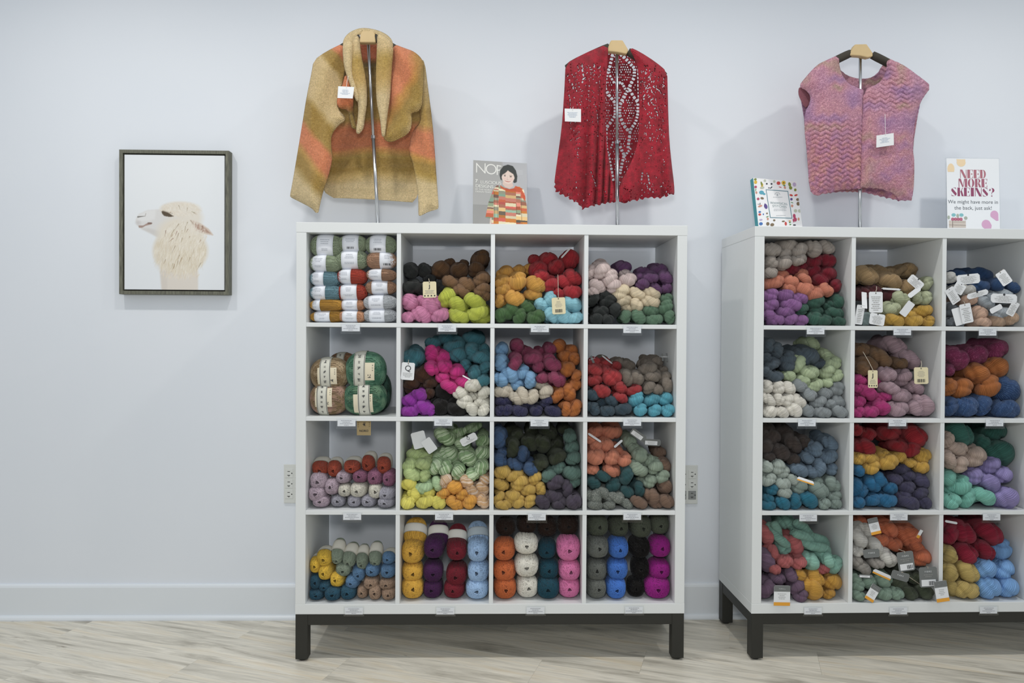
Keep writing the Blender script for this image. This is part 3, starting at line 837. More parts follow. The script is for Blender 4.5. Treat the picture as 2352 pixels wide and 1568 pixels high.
hank_cell('R', 0, 0, 'I', [
 ('greige', 'a2988f', '450,245,130,100,0,3;570,215,150,85,0,5;650,245,120,95,40,3;765,235,120,120,-50,3;855,225,130,90,-15,4;435,340,95,100,0,3;540,275,100,90,0,5;530,340,130,100,40,3;645,320,120,80,0,3;435,420,95,75,10,2'),
 ('crimson', '7a1628', '770,330,130,90,0,6;870,325,110,110,-60,5;590,390,120,90,20,6;660,375,110,70,0,8;760,410,110,100,0,6;870,425,130,100,0,4;810,475,120,85,0,4;920,515,80,100,0,3'),
 ('salmon', 'c8775b', '455,490,150,110,30,3;520,430,90,70,0,6;590,490,110,100,-30,3;660,425,100,70,10,6;690,470,110,80,-30,3;690,540,140,100,10,2;570,540,100,75,-20,3;765,580,150,100,25,2;850,550,90,110,-60,2'),
 ('orchid', '8a5a93', '435,590,110,100,20,2;540,590,120,100,30,2;650,615,120,100,-30,2;435,665,115,80,0,1;590,665,160,85,0,1;425,740,90,100,-40,1;540,720,140,75,0,1;480,785,120,75,10,0;580,775,110,75,20,0;665,785,100,75,10,0'),
 ('green', '355b4d', '780,640,140,90,20,2;870,665,80,75,0,3;930,635,95,110,80,2;665,700,90,90,40,2;770,705,110,60,0,3;920,725,140,80,0,1;760,765,110,100,20,1;840,785,120,80,20,0;945,795,110,65,0,0'),
])
hank_cell('R', 0, 1, 'I', [
 ('tan', '9c7f56', '1165,440,190,130,-15,5;1340,480,180,100,-15,4;1450,410,260,95,12,12,t;1590,400,130,110,0,15;1270,410,130,80,0,15;1465,530,100,120,70,4'),
 ('maroon', '5a2c30', '1130,580,110,100,0,6;1215,560,120,95,0,6;1330,585,130,90,0,6'),
 ('pale green', 'b2ba95', '1610,500,80,100,60,4;1535,610,65,100,80,3;1605,610,90,110,70,3;1420,620,120,130,-40,3;1350,690,130,110,-30,2'),
 ('mustard', 'c69a2c', '1585,710,140,90,20,2;1480,740,110,75,20,2;1380,785,150,85,-5,0;1520,790,130,80,5,0;1630,790,90,70,20,0'),
 ('pale blue', '9db4b4', '1160,770,70,100,0,3'),
])
hank_cell('R', 0, 2, 'I', [
 ('navy', '2f4c74', '2020,520,150,85,10,5;1860,435,110,70,0,12;2040,435,200,80,0,14;2150,510,110,100,-20,5;2270,530,90,80,-30,5'),
 ('white', 'd0cfca', '1795,455,80,85,0,4;1930,550,110,80,-10,4'),
 ('pale grey', 'a8b2ba', '2060,650,130,100,-30,4;2190,590,200,80,0,5;2190,730,150,100,20,3;2100,600,110,70,0,6'),
 ('peach', 'c9a48c', '1940,620,110,85,0,4;2020,725,110,110,-20,2;2040,790,120,65,0,1'),
 ('grey', '6d7278', '1790,700,65,110,90,3;1790,790,70,65,0,1'),
 ('camel', 'b5967a', '2240,770,130,100,30,2;2150,795,120,60,0,1'),
])
hank_cell('R', 1, 0, 'J', [
 ('slate', '4d5a64', '415,150,90,110,60,7;485,185,80,120,80,6;565,250,110,140,50,6;400,240,75,85,0,6;445,290,110,80,30,4;565,300,100,80,20,5;720,230,180,130,-10,7;400,340,75,85,0,4;465,380,120,80,10,3;810,290,110,60,0,8'),
 ('pale green', 'b1c298', '750,130,110,90,-30,15;880,230,120,90,-30,10;645,290,100,130,60,6;940,280,110,90,10,5;570,375,90,80,-20,4;735,350,140,100,-20,4;860,345,120,90,20,4;680,410,100,80,-20,4;770,450,120,90,30,3;855,425,90,75,10,4;935,375,90,90,40,4'),
 ('ivory', 'dcd7cb', '410,460,75,90,60,2;485,465,100,100,60,2;570,465,90,100,-60,2;415,560,120,90,-30,1;490,550,80,90,-60,1;560,560,90,100,40,1;640,570,100,120,-60,1;425,645,100,90,0,0;515,650,110,80,-10,0;610,630,120,110,-40,0'),
 ('cool grey', '899093', '650,450,110,100,-40,3;720,520,110,90,-10,2;835,505,120,80,0,3;955,475,110,110,20,3;800,575,120,90,30,2;880,590,90,80,-20,2;955,570,100,90,-30,2;715,640,100,100,-40,1;825,655,130,75,0,0;950,650,120,85,-10,0'),
])
hank_cell('R', 1, 1, 'J', [
 ('brown', '785a3d', '1130,180,110,90,0,9;1270,245,170,130,-30,7;1180,280,150,90,-20,6;1420,280,110,80,-10,7;1130,320,100,110,-30,5'),
 ('dusty mauve', 'a58993', '1380,150,180,130,-20,12;1500,250,170,110,-30,8;1315,365,140,110,-5,4;1440,390,110,140,60,5;1345,470,150,90,-15,3;1520,465,150,90,-10,5;1425,530,150,80,10,2;1410,630,170,110,-10,1;1530,620,100,130,-50,1;1620,600,150,160,-45,1'),
 ('magenta', 'ae2a73', '1110,410,90,85,-30,5;1095,470,70,70,0,3;1180,510,150,90,-15,2;1290,535,110,70,0,4;1100,570,90,90,0,2;1195,645,120,80,-5,0;1270,610,110,130,-60,1;1100,650,85,85,0,1;1210,420,100,95,0,7'),
])
hank_cell('R', 1, 2, 'J', [
 ('wine', '7a2a50', '1850,240,160,180,-40,5;2010,210,170,150,-20,6;2150,180,190,130,15,8;1785,330,70,90,90,5', 'tweed', '9c4a70'),
 ('copper', 'a35e24', '2010,360,190,150,-20,4;2160,310,170,160,-20,5;1795,460,85,140,80,3;1890,470,150,160,40,3;2095,460,150,170,40,2'),
 ('dark blue', '2f4a73', '2265,480,180,200,-20,3;1795,615,95,140,70,1;1925,615,200,150,20,1;2050,600,130,150,60,2;2230,625,210,130,0,1', 'tweed', '4a668c'),
])
hank_cell('R', 2, 0, 'K', [
 ('dark brown', '4a403c', '410,80,110,90,-20,15;440,150,140,120,-10,10;400,220,90,110,90,6;540,110,130,110,-30,15;600,200,120,150,-60,8;510,270,140,120,-20,6;690,200,110,120,-50,10;420,295,85,65,0,5;600,320,95,95,0,6'),
 ('slate blue', '657a8d', '775,240,110,120,60,6;880,200,120,120,-40,7;710,305,100,80,-20,5;875,295,140,90,0,5;800,380,90,140,-80,4;885,390,90,90,30,5;655,400,140,90,-10,3;740,410,90,90,-40,4'),
 ('silver green', 'a6b2a9', '405,370,80,90,0,3;490,370,110,110,30,3;525,415,110,75,15,4;420,470,110,90,30,2;525,500,120,90,-15,2;600,470,100,75,-20,3;535,570,100,75,-10,1'),
 ('sage', '82938b', '650,530,120,85,10,2;780,480,95,75,0,5;800,550,150,120,-40,2;900,510,100,140,-55,3;915,595,110,75,0,2;840,650,90,80,10,0;920,655,90,75,-10,1'),
 ('teal', '1e6a82', '440,545,90,80,20,2;410,610,80,65,0,1;415,665,110,65,0,0;520,645,110,90,-40,0;615,630,80,120,85,0;725,620,150,110,-20,0'),
])
hank_cell('R', 2, 1, 'K', [
 ('red', '8c1722', '1085,90,70,95,90,6;1170,130,110,95,0,7;1340,120,170,110,20,7;1150,230,160,130,-20,4;1400,215,150,85,0,5;1590,150,170,150,-20,5;1500,240,130,110,30,4;1480,75,110,70,0,12;1285,90,95,90,0,14'),
 ('gold', 'c69a2f', '1100,310,90,90,0,3;1190,310,130,75,0,3;1205,375,130,90,10,2;1280,280,100,65,0,5;1330,340,150,120,20,2;1410,290,90,85,0,5;1585,290,120,110,30,4;1490,340,90,65,0,4;1575,375,110,90,0,3'),
 ('blue', '206690', '1100,400,80,85,0,2;1205,500,120,130,-60,2;1250,470,120,100,-40,2;1335,535,110,90,0,2;1085,530,75,150,80,2;1120,560,70,110,70,2;1205,620,110,90,30,1;1325,630,150,90,-5,0;1100,640,85,85,0,0'),
 ('dark plum', '45425c', '1420,385,130,75,10,5;1370,465,120,75,0,3;1480,440,110,85,20,4;1580,480,130,110,-40,3;1460,530,120,90,20,2;1560,570,130,100,30,2;1480,640,160,100,-20,0;1595,640,100,90,-30,1;1440,590,120,85,-10,2'),
])
hank_cell('R', 2, 2, 'K', [
 ('bottle green', '2f5f55', '1890,130,200,160,-50,5;2190,270,210,190,-20,5;2150,110,170,110,10,10;2040,190,110,130,0,9'),
 ('beige', 'b09a8c', '1775,170,70,130,80,4;1850,235,190,110,5,4;1790,320,90,140,-70,2;1990,300,170,150,20,3;1880,355,130,120,30,2'),
 ('lavender', '8a7fb5', '2100,360,150,120,30,4;1980,445,120,130,50,3;2190,435,150,120,20,3;2110,500,170,130,-25,2;2240,610,180,160,-20,0'),
 ('mint', '6fb5a4', '1790,460,110,130,20,3;1885,515,140,160,50,2;1810,635,130,110,0,0;1930,610,110,150,60,1;2065,600,170,120,-25,0;1790,540,85,70,0,4'),
])
hank_cell('R', 3, 0, 'M', [
 ('mint', '83b5a4', '490,215,270,120,-62,4,t;735,260,340,125,-33,4,t;820,200,340,140,-36,9,t;560,110,150,90,0,15;740,400,110,140,-50,3;870,390,110,100,-30,3;930,425,90,130,60,3'),
 ('coral', 'b05a5a', '400,200,90,160,-60,6;610,280,140,170,-45,6;455,330,90,120,-60,4;540,400,120,90,10,2;645,410,120,80,10,2;460,450,90,75,-15,2;820,450,110,75,-10,4'),
 ('plum', '6a5268', '405,390,100,180,-70,3;490,525,120,80,-10,2;585,500,120,100,-20,2;405,610,110,150,60,1;635,590,110,110,40,1;665,655,110,75,10,0;480,600,90,80,0,3'),
 ('mustard', 'c08c20', '650,495,80,90,-70,2;770,530,170,90,-35,2;750,620,190,125,-50,0;905,555,130,110,-10,2;870,635,100,65,0,2;880,500,100,60,0,5'),
])
hank_cell('R', 3, 1, 'M', [
 ('white', 'd2cfc8', '1105,230,110,140,-60,4;1150,160,100,120,-50,7;1230,290,110,140,-60,3;1325,370,120,150,-60,3;1090,320,80,75,0,4;1090,180,70,100,90,6'),
 ('taupe', 'a39d95', '1085,390,75,75,0,3;1140,450,110,80,-20,2;1240,410,110,75,-15,3'),
 ('orange', 'c2643c', '1110,85,90,70,0,12;1330,160,140,120,-30,7;1270,240,110,110,-30,5;1370,270,130,100,-20,5;1500,220,200,150,-40,7;1580,370,140,110,10,3;1540,290,110,85,-20,6'),
 ('sage', '7d9684', '1080,530,70,90,90,2;1090,580,90,75,0,1;1095,650,100,75,-10,0;1285,540,140,110,-10,2;1170,550,110,100,-20,2;1300,640,110,90,0,0;1380,640,100,90,-20,0'),
 ('dark olive', '454d3c', '1480,640,130,90,-15,1;1610,640,130,100,-10,1;1400,570,140,85,0,3;1530,520,110,95,0,4;1450,500,120,95,0,6'),
])
hank_cell('R', 3, 2, 'M', [
 ('crimson', '8a1530', '1795,190,95,170,80,5;1915,190,160,180,-35,5;2110,190,220,160,-25,5;1930,350,170,140,-10,3;2070,320,130,160,-60,4'),
 ('khaki', 'b59c52', '1790,350,100,140,90,3;1795,480,100,150,30,2;1930,480,180,150,-30,2;1925,620,210,115,5,0;1800,590,80,105,90,2'),
 ('light blue', '6fa0d6', '2195,310,130,170,50,5;2075,465,150,150,-10,2;2215,465,150,150,10,3;2100,610,170,160,-10,0;2250,610,150,150,10,1'),
])
# ------------------------------------------------------------------ wound balls seen end-on
ball_cell('L', 2, 0, 'E', [
 ('rust', 'a8482f', '320,560,200,170,15,6,12;490,570,160,190,0,5,9;695,545,190,150,0,5,10;885,505,150,190,0,6,12;1060,530,160,200,0,5,10', (0, 1, 2, 3, 4), 'dcd8cc'),
 ('pale lilac', 'b9a5b2', '265,720,200,200,0,3;470,785,170,190,0,3;600,675,170,150,0,4;285,870,200,190,0,2;335,965,200,140,0,2'),
 ('mauve', '96607c', '790,670,180,150,0,4;965,675,180,190,0,4;1120,690,140,190,0,4'),
 ('cream', 'd6d2c4', '605,830,160,150,0,3;770,820,190,170,0,3;955,835,160,180,0,3'),
 ('grey lavender', 'a9a7b2', '1095,870,180,160,0,2;1085,1000,190,120,0,1;530,965,170,140,0,3;715,960,165,140,0,3;890,955,180,140,0,3'),
])
ball_cell('L', 3, 0, 'G', [
 ('yellow', 'deb714', '375,550,180,190,0,4;255,630,140,190,0,4;395,715,160,180,0,3;530,800,160,180,0,3', (0, 1), 'dcd8cc'),
 ('sage', '8d9a86', '525,495,150,190,0,5,30;670,535,160,190,0,5,26;810,560,140,210,0,5,24;960,525,150,190,0,5,28;590,680,180,160,0,4', (0, 1, 2, 3), 'dcd8cc'),
 ('blue', '5f86ab', '1120,550,150,140,0,5;930,690,170,150,0,4;1105,705,175,170,0,4;765,730,150,170,0,4;705,825,160,150,0,3', (0,), 'dcd8cc'),
 ('deep teal', '2f5c72', '250,825,140,180,0,3;385,865,150,130,0,3;265,990,180,130,0,2;465,990,190,160,0,1;650,950,180,170,0,2'),
 ('tan', 'a98c74', '910,840,180,140,0,3;1100,855,190,130,0,3;815,940,130,150,0,3;955,970,150,180,0,2;1110,985,160,150,0,2'),
])
ball_cell('L', 3, 1, 'G', [
 ('golden yellow', 'd9a722', '1380,490,250,270,0,3;1370,720,240,230,0,3;1380,945,250,250,0,2;1415,290,255,250,0,8,48', (3,)),
 ('dark purple', '4b2450', '1635,440,230,250,0,3;1620,715,230,240,0,3;1620,950,220,220,0,3;1680,310,230,240,0,8,48', (3,)),
 ('crimson', '7c1f2e', '1890,470,230,230,0,3;1895,750,240,260,0,3;1870,970,240,210,0,3;1900,360,220,230,0,8,48', (3,)),
 ('powder blue', '9dbde0', '2140,470,240,270,0,3;2145,715,240,260,0,3;2130,960,260,230,0,2;2140,330,240,240,0,8,48', (3,), 'b8c4cc'),
], fat=True, half=0.06)
ball_cell('L', 3, 2, 'H', [
 ('orange', 'c8662a', '185,445,240,240,0,3;190,680,245,240,0,3;190,910,245,240,0,2'),
 ('ivory', 'dfdbcf', '425,385,260,220,0,3;430,620,265,250,0,3;435,865,240,245,0,3'),
 ('petrol', '1f4c5c', '660,440,200,200,0,5;675,660,220,230,0,4;670,900,250,240,0,2'),
 ('pink', 'd672a6', '905,430,260,280,0,3;910,670,240,240,0,3;910,900,240,230,0,3'),
 ('dark brown', '2f211b', '200,200,220,190,0,7;430,170,220,200,0,8;660,200,220,200,0,8;890,180,230,220,0,7'),
], fat=True, half=0.06)
ball_cell('L', 3, 3, 'H', [
 ('olive grey', '4d5345', '1215,185,230,230,0,5;1445,190,210,230,0,6;1690,190,230,250,0,6;1925,165,210,220,0,6'),
 ('grey', '6b6e68', '1215,420,240,240,0,3;1210,670,220,250,0,3;1200,900,210,230,0,2'),
 ('royal blue', '3f78cc', '1445,425,220,230,0,3;1440,660,230,240,0,3;1420,895,220,240,0,2'),
 ('black', '1a1817', '1680,420,220,230,0,5;1690,650,200,230,0,5;1640,880,190,200,0,4'),
 ('magenta', '9c0f86', '1925,415,230,230,0,4;1920,665,240,220,0,4;1880,895,280,240,0,2'),
], fat=True, half=0.06)

# ------------------------------------------------------------------ balls lying on their side with paper bands
ink_m = plain('grey_ink', (120, 124, 130), 0.8)
dark_ink = plain('dark_ink', (52, 54, 58), 0.8)
def quads_mesh(name, Q):
    V = []; F = []
    for q in Q:
        b_ = len(V); V += [tuple(map(float, p)) for p in q]; F.append(tuple(range(b_, b_ + len(q))))
    return mesh_from(name, np.array(V), F, smooth=False)
def word_bars(rnd, u0, u1, v0, v1, rows, fill=0.55):
    """lines of tiny print as little bars in the rectangle (u, v)"""
    out = []
    rh = (v1 - v0) / rows
    for r in range(rows):
        v = v1 - (r + 0.5) * rh
        wd = (u1 - u0) * rnd.uniform(0.45, 1.0); u = (u0 + u1) / 2 - wd / 2; e = u + wd
        while u < e - 1e-4:
            l = min(rnd.uniform(0.10, 0.26) * (u1 - u0), e - u)
            out.append((u, u + l * 0.86, v - rh * fill / 2, v + rh * fill / 2)); u += l
    return out
def side_ball(cname, chex, px, zk, key, row, col, band, mesh, ex, ly, depth=0.05, Yc=0.06, style='plain', c2=None, bandmat=None, barcode=False, rnd=None, label=None):
    zx, zy, zs = ZOOM[zk]
    cx, cy, w, h = px
    p = at(zx + cx / zs, zy + cy / zs, Yc); m = mpp(Yc) / zs
    A, B = w * m / 2 * 1.02, h * m / 2 * 1.10
    x, z = clampc(key, row, col, p[0], p[2], A, B)
    mw = Matrix.Translation((x, Yc, z)) @ Matrix.Rotation(math.radians(rnd.uniform(-2, 2)), 4, 'Y') @ Matrix.Rotation(math.pi / 2, 4, 'Z') @ Matrix.Diagonal((depth, A / ly, B, 1))
    o = link('yarn_ball', mesh, yarn_mat(chex, style, c2), None, mw, True)
    NCOUNT['ball'] += 1
    bd = None
    if band:
        bc, bw = band
        yc = -(bc - cx) / (w / 2) * ly; hw = bw / w * ly
        y0, y1 = max(-ly * 0.97, yc - hw), min(ly * 0.97, yc + hw)
        bd = link('paper_band', band_mesh(ex, ly, y0, y1, off=1.05), bandmat or plain('white_band', (226, 229, 236), 0.55), o, mw)
        bd['label'] = 'white printed paper band'
        Q = []
        def surf(y, zz, lay=1.062):
            r = max(1e-3, 1 - abs(y / ly) ** ex) ** (1 / ex)
            return (-lay * r * max(0.0, 1 - abs(zz / (r * lay)) ** ex) ** (1 / ex), y, zz)
        rects = word_bars(rnd, y0 + 0.2 * (y1 - y0), y1 - 0.2 * (y1 - y0), 0.05, 0.55, 3, 0.3)
        if not barcode: rects += word_bars(rnd, y0 + 0.15 * (y1 - y0), y1 - 0.15 * (y1 - y0), -0.5, -0.25, 2, 0.35)
        for (u0, u1, v0, v1) in rects: Q.append([surf(u0, v0), surf(u1, v0), surf(u1, v1), surf(u0, v1)])
        link('lettering', quads_mesh('lettering', Q), plain('pale_ink', (176, 180, 188), 0.8), bd, mw)
        if barcode:
            Q = []
            u = y0 + 0.28 * (y1 - y0)
            while u < y1 - 0.28 * (y1 - y0):
                l = rnd.choice((0.02, 0.03, 0.05)) * (y1 - y0)
                Q.append([surf(u, -0.62), surf(u + l, -0.62), surf(u + l, -0.40), surf(u, -0.40)]); u += l + rnd.choice((0.02, 0.03)) * (y1 - y0)
            link('barcode', quads_mesh('barcode', Q), dark_ink, bd, mw)
    return o, (x, z), mw, (A, B), bd
rb = random.Random(5)
piles = {}
for cname, chex, data in [
    ('sage green', '93a183', '365,320,370,240,360,180;705,300,320,190,700,180,1;1030,295,340,210,1010,180,1;350,530,350,190,285,180;695,490,370,210,690,180'),
    ('tan', 'ad8568', '1035,495,330,190,1115,165,1;1035,660,330,130,970,165;1030,805,340,150,1030,175'),
    ('blue grey', '6f96a2', '360,705,330,170,280,170;360,865,360,170,285,170'),
    ('rust red', 'b3402c', '700,680,330,170,620,170;700,860,330,180,680,180'),
    ('mustard', 'c08f27', '365,1005,390,130,235,135;370,1135,400,125,320,175'),
    ('peach', 'd09870', '705,1005,290,125,690,170;700,1135,300,130,690,165'),
    ('silver grey', 'c2c6ca', '1020,975,370,160,990,165;1020,1125,370,150,1000,170')]:
    rts = []
    for f, _ in parse(data):
        o, xz, mw, ab, bd = side_ball(cname, chex, f[:4], 'A', 'L', 0, 0, (f[4], f[5]), BALLS[rb.randrange(4)], 2.5, 1.25, depth=0.050, Yc=0.068 + 0.008 * rb.random(), barcode=len(f) > 6, rnd=rb)
        rts.append((o, xz))
    for (o, xz), ph in zip(rts, rank_words([r[1] for r in rts])):
        tag(o, '%s yarn ball with white band, %s, %s' % (cname, ph, where('L', 0, 0)), 'yarn', '%s balls, %s' % (cname, where('L', 0, 0)))

# big variegated balls with printed vertical bands
def glyph(rnd, u, v, s):
    """a small brush character made of a few strokes"""
    st = [(-.9, .55, .9, .55), (-.7, 0, .7, 0), (0, .9, 0, -.8), (-.8, -.85, -.1, -.1), (.1, -.1, .8, -.85), (-.8, -.7, .8, -.7), (-.6, .9, -.6, .1), (.6, .9, .6, .1)]
    out = []
    for k in rnd.sample(range(len(st)), 4):
        x0, y0, x1, y1 = st[k]; dx, dy = x1 - x0, y1 - y0; l = math.hypot(dx, dy); nx, ny = -dy / l * 0.16, dx / l * 0.16
        out.append([(u + s * (x0 + nx), v + s * (y0 + ny)), (u + s * (x0 - nx), v + s * (y0 - ny)), (u + s * (x1 - nx), v + s * (y1 - ny)), (u + s * (x1 + nx), v + s * (y1 + ny))])
    return out
cream_m = plain('cream_card', (222, 212, 186), 0.7, noise=0.03)
rn = random.Random(21)
NORO = [('brown', '87704f', 'b09a78', (430, 540, 420, 330), 410, 120, 0.085, 'upper brown heathered yarn ball with printed band, left shelf second row first cubby', (430, 555, 210, 170)),
        ('brown', '8c7552', 'b48f7c', (405, 862, 420, 335), 355, 120, 0.080, 'lower brown heathered yarn ball with printed band, left shelf second row first cubby', (370, 840, 190, 190)),
        ('green', '3c6a54', '5f8a70', (855, 505, 440, 390), 810, 130, 0.085, 'upper green heathered yarn ball with printed band, left shelf second row first cubby', (900, 505, 150, 180)),
        ('green', '3f6d56', '6b8f70', (845, 862, 470, 345), 860, 130, 0.080, 'lower green heathered yarn ball with printed band, left shelf second row first cubby', (850, 905, 210, 190)),
        ('brown', '6d5138', '97704f', (590, 420, 280, 220), 590, 90, 0.24, 'dark brown banded yarn ball behind the upper brown and green balls', None),
        ('green', '2c4b3c', '44685a', (990, 780, 290, 400), None, 0, 0.21, 'dark green yarn ball behind the two green banded balls', None)]
for k, (cn, c1, c2, px, bc, bw, Yc, lab, card) in enumerate(NORO):
    ex, ly = 2.45, 1.15
    o, xz, mw, (A, B), bd = side_ball(cn, c1, px, 'C', 'L', 1, 0, None, FAT[k % 2], ex, ly, depth=0.062, Yc=Yc, style='heather', c2=c2, rnd=rn)
    tag(o, lab, 'yarn', 'large heathered balls, left shelf second row first cubby')
    if bc:
        yc = -(bc - px[0]) / (px[2] / 2) * ly; hw = bw / px[2] * ly
        bd = link('paper_band', band_mesh(ex, ly, yc - hw, yc + hw, off=1.07), plain('ecru_band', (205, 204, 192), 0.7), o, mw)
        bd['label'] = 'pale printed paper band'
        Q = []
        def surf(y, zz, lay=1.085):
            r = max(1e-3, 1 - abs(y / ly) ** ex) ** (1 / ex)
            return (-lay * r * max(0.0, 1 - abs(zz / (r * lay)) ** ex) ** (1 / ex), y, zz)
        for g in range(6):
            for q in glyph(rn, yc, 0.80 - 0.31 * g, 0.065 if g % 2 else 0.09):
                Q.append([surf(a, b_) for a, b_ in q])
        for e in (-0.86, 0.86):
            for g in range(9):
                z0 = -0.9 + g * 0.2
                Q.append([surf(yc + hw * e - 0.012, z0), surf(yc + hw * e + 0.012, z0), surf(yc + hw * e + 0.012, z0 + 0.2), surf(yc + hw * e - 0.012, z0 + 0.2)])
        link('lettering', quads_mesh('lettering', Q), dark_ink, bd, mw)
    if card:
        ccx, ccy, cw_, ch_ = card
        u0, u1 = -(ccx + cw_ / 2 - px[0]) / (px[2] / 2) * ly, -(ccx - cw_ / 2 - px[0]) / (px[2] / 2) * ly
        v0, v1 = -(ccy + ch_ / 2 - px[1]) / (px[3] / 2), -(ccy - ch_ / 2 - px[1]) / (px[3] / 2)
        def cs(y, zz, lay=1.045):
            r = max(1e-3, 1 - abs(y / ly) ** ex) ** (1 / ex)
            return (-lay * r * max(0.0, 1 - abs(zz / (r * lay)) ** ex) ** (1 / ex), y, zz)
        V = []; F = []
        for lay in (1.050, 1.038):
            for i in range(7):
                for j in range(7): V.append(cs(u0 + (u1 - u0) * i / 6, v0 + (v1 - v0) * j / 6, lay))
        for l in (0, 49):
            for i in range(6):
                for j in range(6): F.append((l + i * 7 + j, l + i * 7 + j + 1, l + i * 7 + 8 + j, l + i * 7 + 7 + j))
        cd = link('card', mesh_from('card', np.array(V), F), cream_m, o, mw)
        Q = []
        for g in range(3):
            for q in glyph(rn, u0 + 0.1, v1 - 0.14 - 0.13 * g, 0.035): Q.append([cs(a, b_, 1.056) for a, b_ in q])
        for q in glyph(rn, u0 + 0.28, v0 + 0.22, 0.10): Q.append([cs(a, b_, 1.056) for a, b_ in q])
        link('lettering', quads_mesh('lettering', Q), dark_ink, cd, mw)

# ------------------------------------------------------------------ hang tags and yarn cards (each belongs to the hank it is tied to)
white_card = plain('white_card', (228, 230, 232), 0.6)
tag_cream = plain('tag_cream', (224, 213, 176), 0.65, noise=0.02)
grey_card = plain('grey_card', (112, 115, 114), 0.6)
orange_card = plain('orange_card', (226, 160, 52), 0.6)
string_m = plain('tag_string', (190, 180, 165), 0.9)
rt = random.Random(77)
def frame_of(c, ang, tilt=0.0):
    a = math.radians(ang)
    ex = np.array([math.cos(a), 0, math.sin(a)]); ez = np.array([-math.sin(a), 0, math.cos(a)])
    t = math.radians(tilt)
    n = np.array([0, -1.0, 0])
    ez2 = ez * math.cos(t) + n * math.sin(t) * -1.0; n2 = n * math.cos(t) + ez * math.sin(t)
    return ex, ez2, n2
def nearest_root(key, row, col, x, z):
    c = [(math.dist((x, z), h[3]), h[4]) for h in HANKS if h[:3] == (key, row, col)]
    return min(c, key=lambda q: q[0])[1]
def hang_tag(key, row, col, zk, cx, cy, w, h, ang, d, style, tilt=None, string=None):
    zx, zy, zs = ZOOM[zk]
    Y = d / 100.0
    c = at(zx + cx / zs, zy + cy / zs, Y); m = mpp(Y) / zs
    w *= m; h *= m
    x0, x1, z0, z1 = cell_bounds(key, row, col)
    root = nearest_root(key, row, col, c[0], c[2])
    ex, ez, n = frame_of(c, ang, rt.uniform(-8, 8) if tilt is None else tilt)
    P = lambda u, v, o=0.0: c + ex * (u * w) + ez * (v * h) + n * o
    r = 0.08
    out = [(-.5 + r, -.5), (.5 - r, -.5), (.5, -.5 + r * w / h), (.5, .5 - r * w / h), (.5 - r, .5), (-.5 + r, .5), (-.5, .5 - r * w / h), (-.5, -.5 + r * w / h)]
    body = {'cream': tag_cream, 'creambar': tag_cream, 'grey': grey_card, 'gwo': white_card, 'greybar': grey_card, 'gw': grey_card}.get(style, white_card)
    t = MB().slab([P(u, v) for u, v in out], -n, 0.0009).build('hang_tag', body, root)
    t['label'] = {'cream': 'cream hang tag', 'creambar': 'cream hang tag with barcode', 'grey': 'grey yarn card', 'gwo': 'white yarn card with grey top and orange foot', 'greybar': 'grey yarn card with barcode', 'gw': 'grey and white yarn card', 'Q': 'white tag with round letter'}.get(style, 'white paper tag')
    rect = lambda u0, u1, v0, v1, o=0.0006: [P(u0, v0, o), P(u1, v0, o), P(u1, v1, o), P(u0, v1, o)]
    Q = []; D_ = []
    if style in ('cream', 'creambar', 'white', 'Q'):
        hole = [P(0.045 * math.cos(a) * 1.0, 0.43 + 0.045 * w / h * math.sin(a), 0.0007) for a in np.linspace(0, 2 * math.pi, 10, endpoint=False)]
        D_.append(hole)
    if style == 'cream':
        V, F = text_mesh('J', h * 0.30, P(0, 0.10, 0), ex, ez, n, bold=0.0006)
        link('lettering', mesh_from('lettering', V, F, smooth=False), dark_ink, t)
        Q += [rect(*q) for q in word_bars(rt, -.38, .38, -.28, -.02, 3, 0.3)]
        D_ += [rect(u - 0.05, u + 0.05, -.42, -.34) for u in (-.36, -.12, .12, .36)]
    elif style in ('creambar', 'greybar'):
        lo = 0.0
        if style == 'greybar':
            pl_ = link('white_panel', quads_mesh('white_panel', [rect(-.4, .4, -.44, -.12)]), white_card, t)
            D_ = []
            V, F = text_mesh('FIBRE', h * 0.11, P(0, 0.24, 0), ex, ez, n, spacing=1.4)
            link('lettering', mesh_from('lettering', V, F, smooth=False), white_card, t)
            Q += [rect(*q) for q in word_bars(rt, -.4, .4, -.02, .16, 2, 0.35)]
            us = (0.02, 0.36)
        else:
            Q += [rect(*q) for q in word_bars(rt, -.3, .3, -.1, .3, 5, 0.25)]; us = (-.28, .28)
        u = us[0]
        while u < us[1]:
            l = rt.choice((0.015, 0.03, 0.045)); D_.append(rect(u, u + l, -.40, -.20, 0.0009)); u += l + rt.choice((0.02, 0.03))
    elif style == 'Q':
        V, F = text_mesh('Q', h * 0.46, P(0, 0.02, 0), ex, ez, n)
        link('lettering', mesh_from('lettering', V, F, smooth=False), dark_ink, t)
        Q += [rect(*q) for q in word_bars(rt, -.4, .4, -.36, -.08, 4, 0.3)]
    elif style == 'white':
        Q += [rect(*q) for q in word_bars(rt, -.38, .38, -.42, .3, 8, 0.3)]
    elif style == 'gwo':
        link('grey_panel', quads_mesh('grey_panel', [rect(-.5, .5, .2, .5)]), grey_card, t)
        link('orange_panel', quads_mesh('orange_panel', [rect(-.5, .5, -.5, -.33)]), orange_card, t)
        V, F = text_mesh('FIBRE', h * 0.10, P(0, 0.30, 0), ex, ez, n, spacing=1.4)
        link('lettering', mesh_from('lettering', V, F, smooth=False), white_card, t)
        Q += [rect(*q) for q in word_bars(rt, -.3, .3, -.2, .12, 4, 0.25)]
        D_ = []
    elif style == 'grey':
        V, F = text_mesh('FIBRE', h * 0.24, P(0, -0.02, 0), ex, ez, n, spacing=1.4)
        link('lettering', mesh_from('lettering', V, F, smooth=False), white_card, t)
    elif style == 'gw':
        link('white_panel', quads_mesh('white_panel', [rect(-.42, .30, -.36, .22)]), white_card, t)
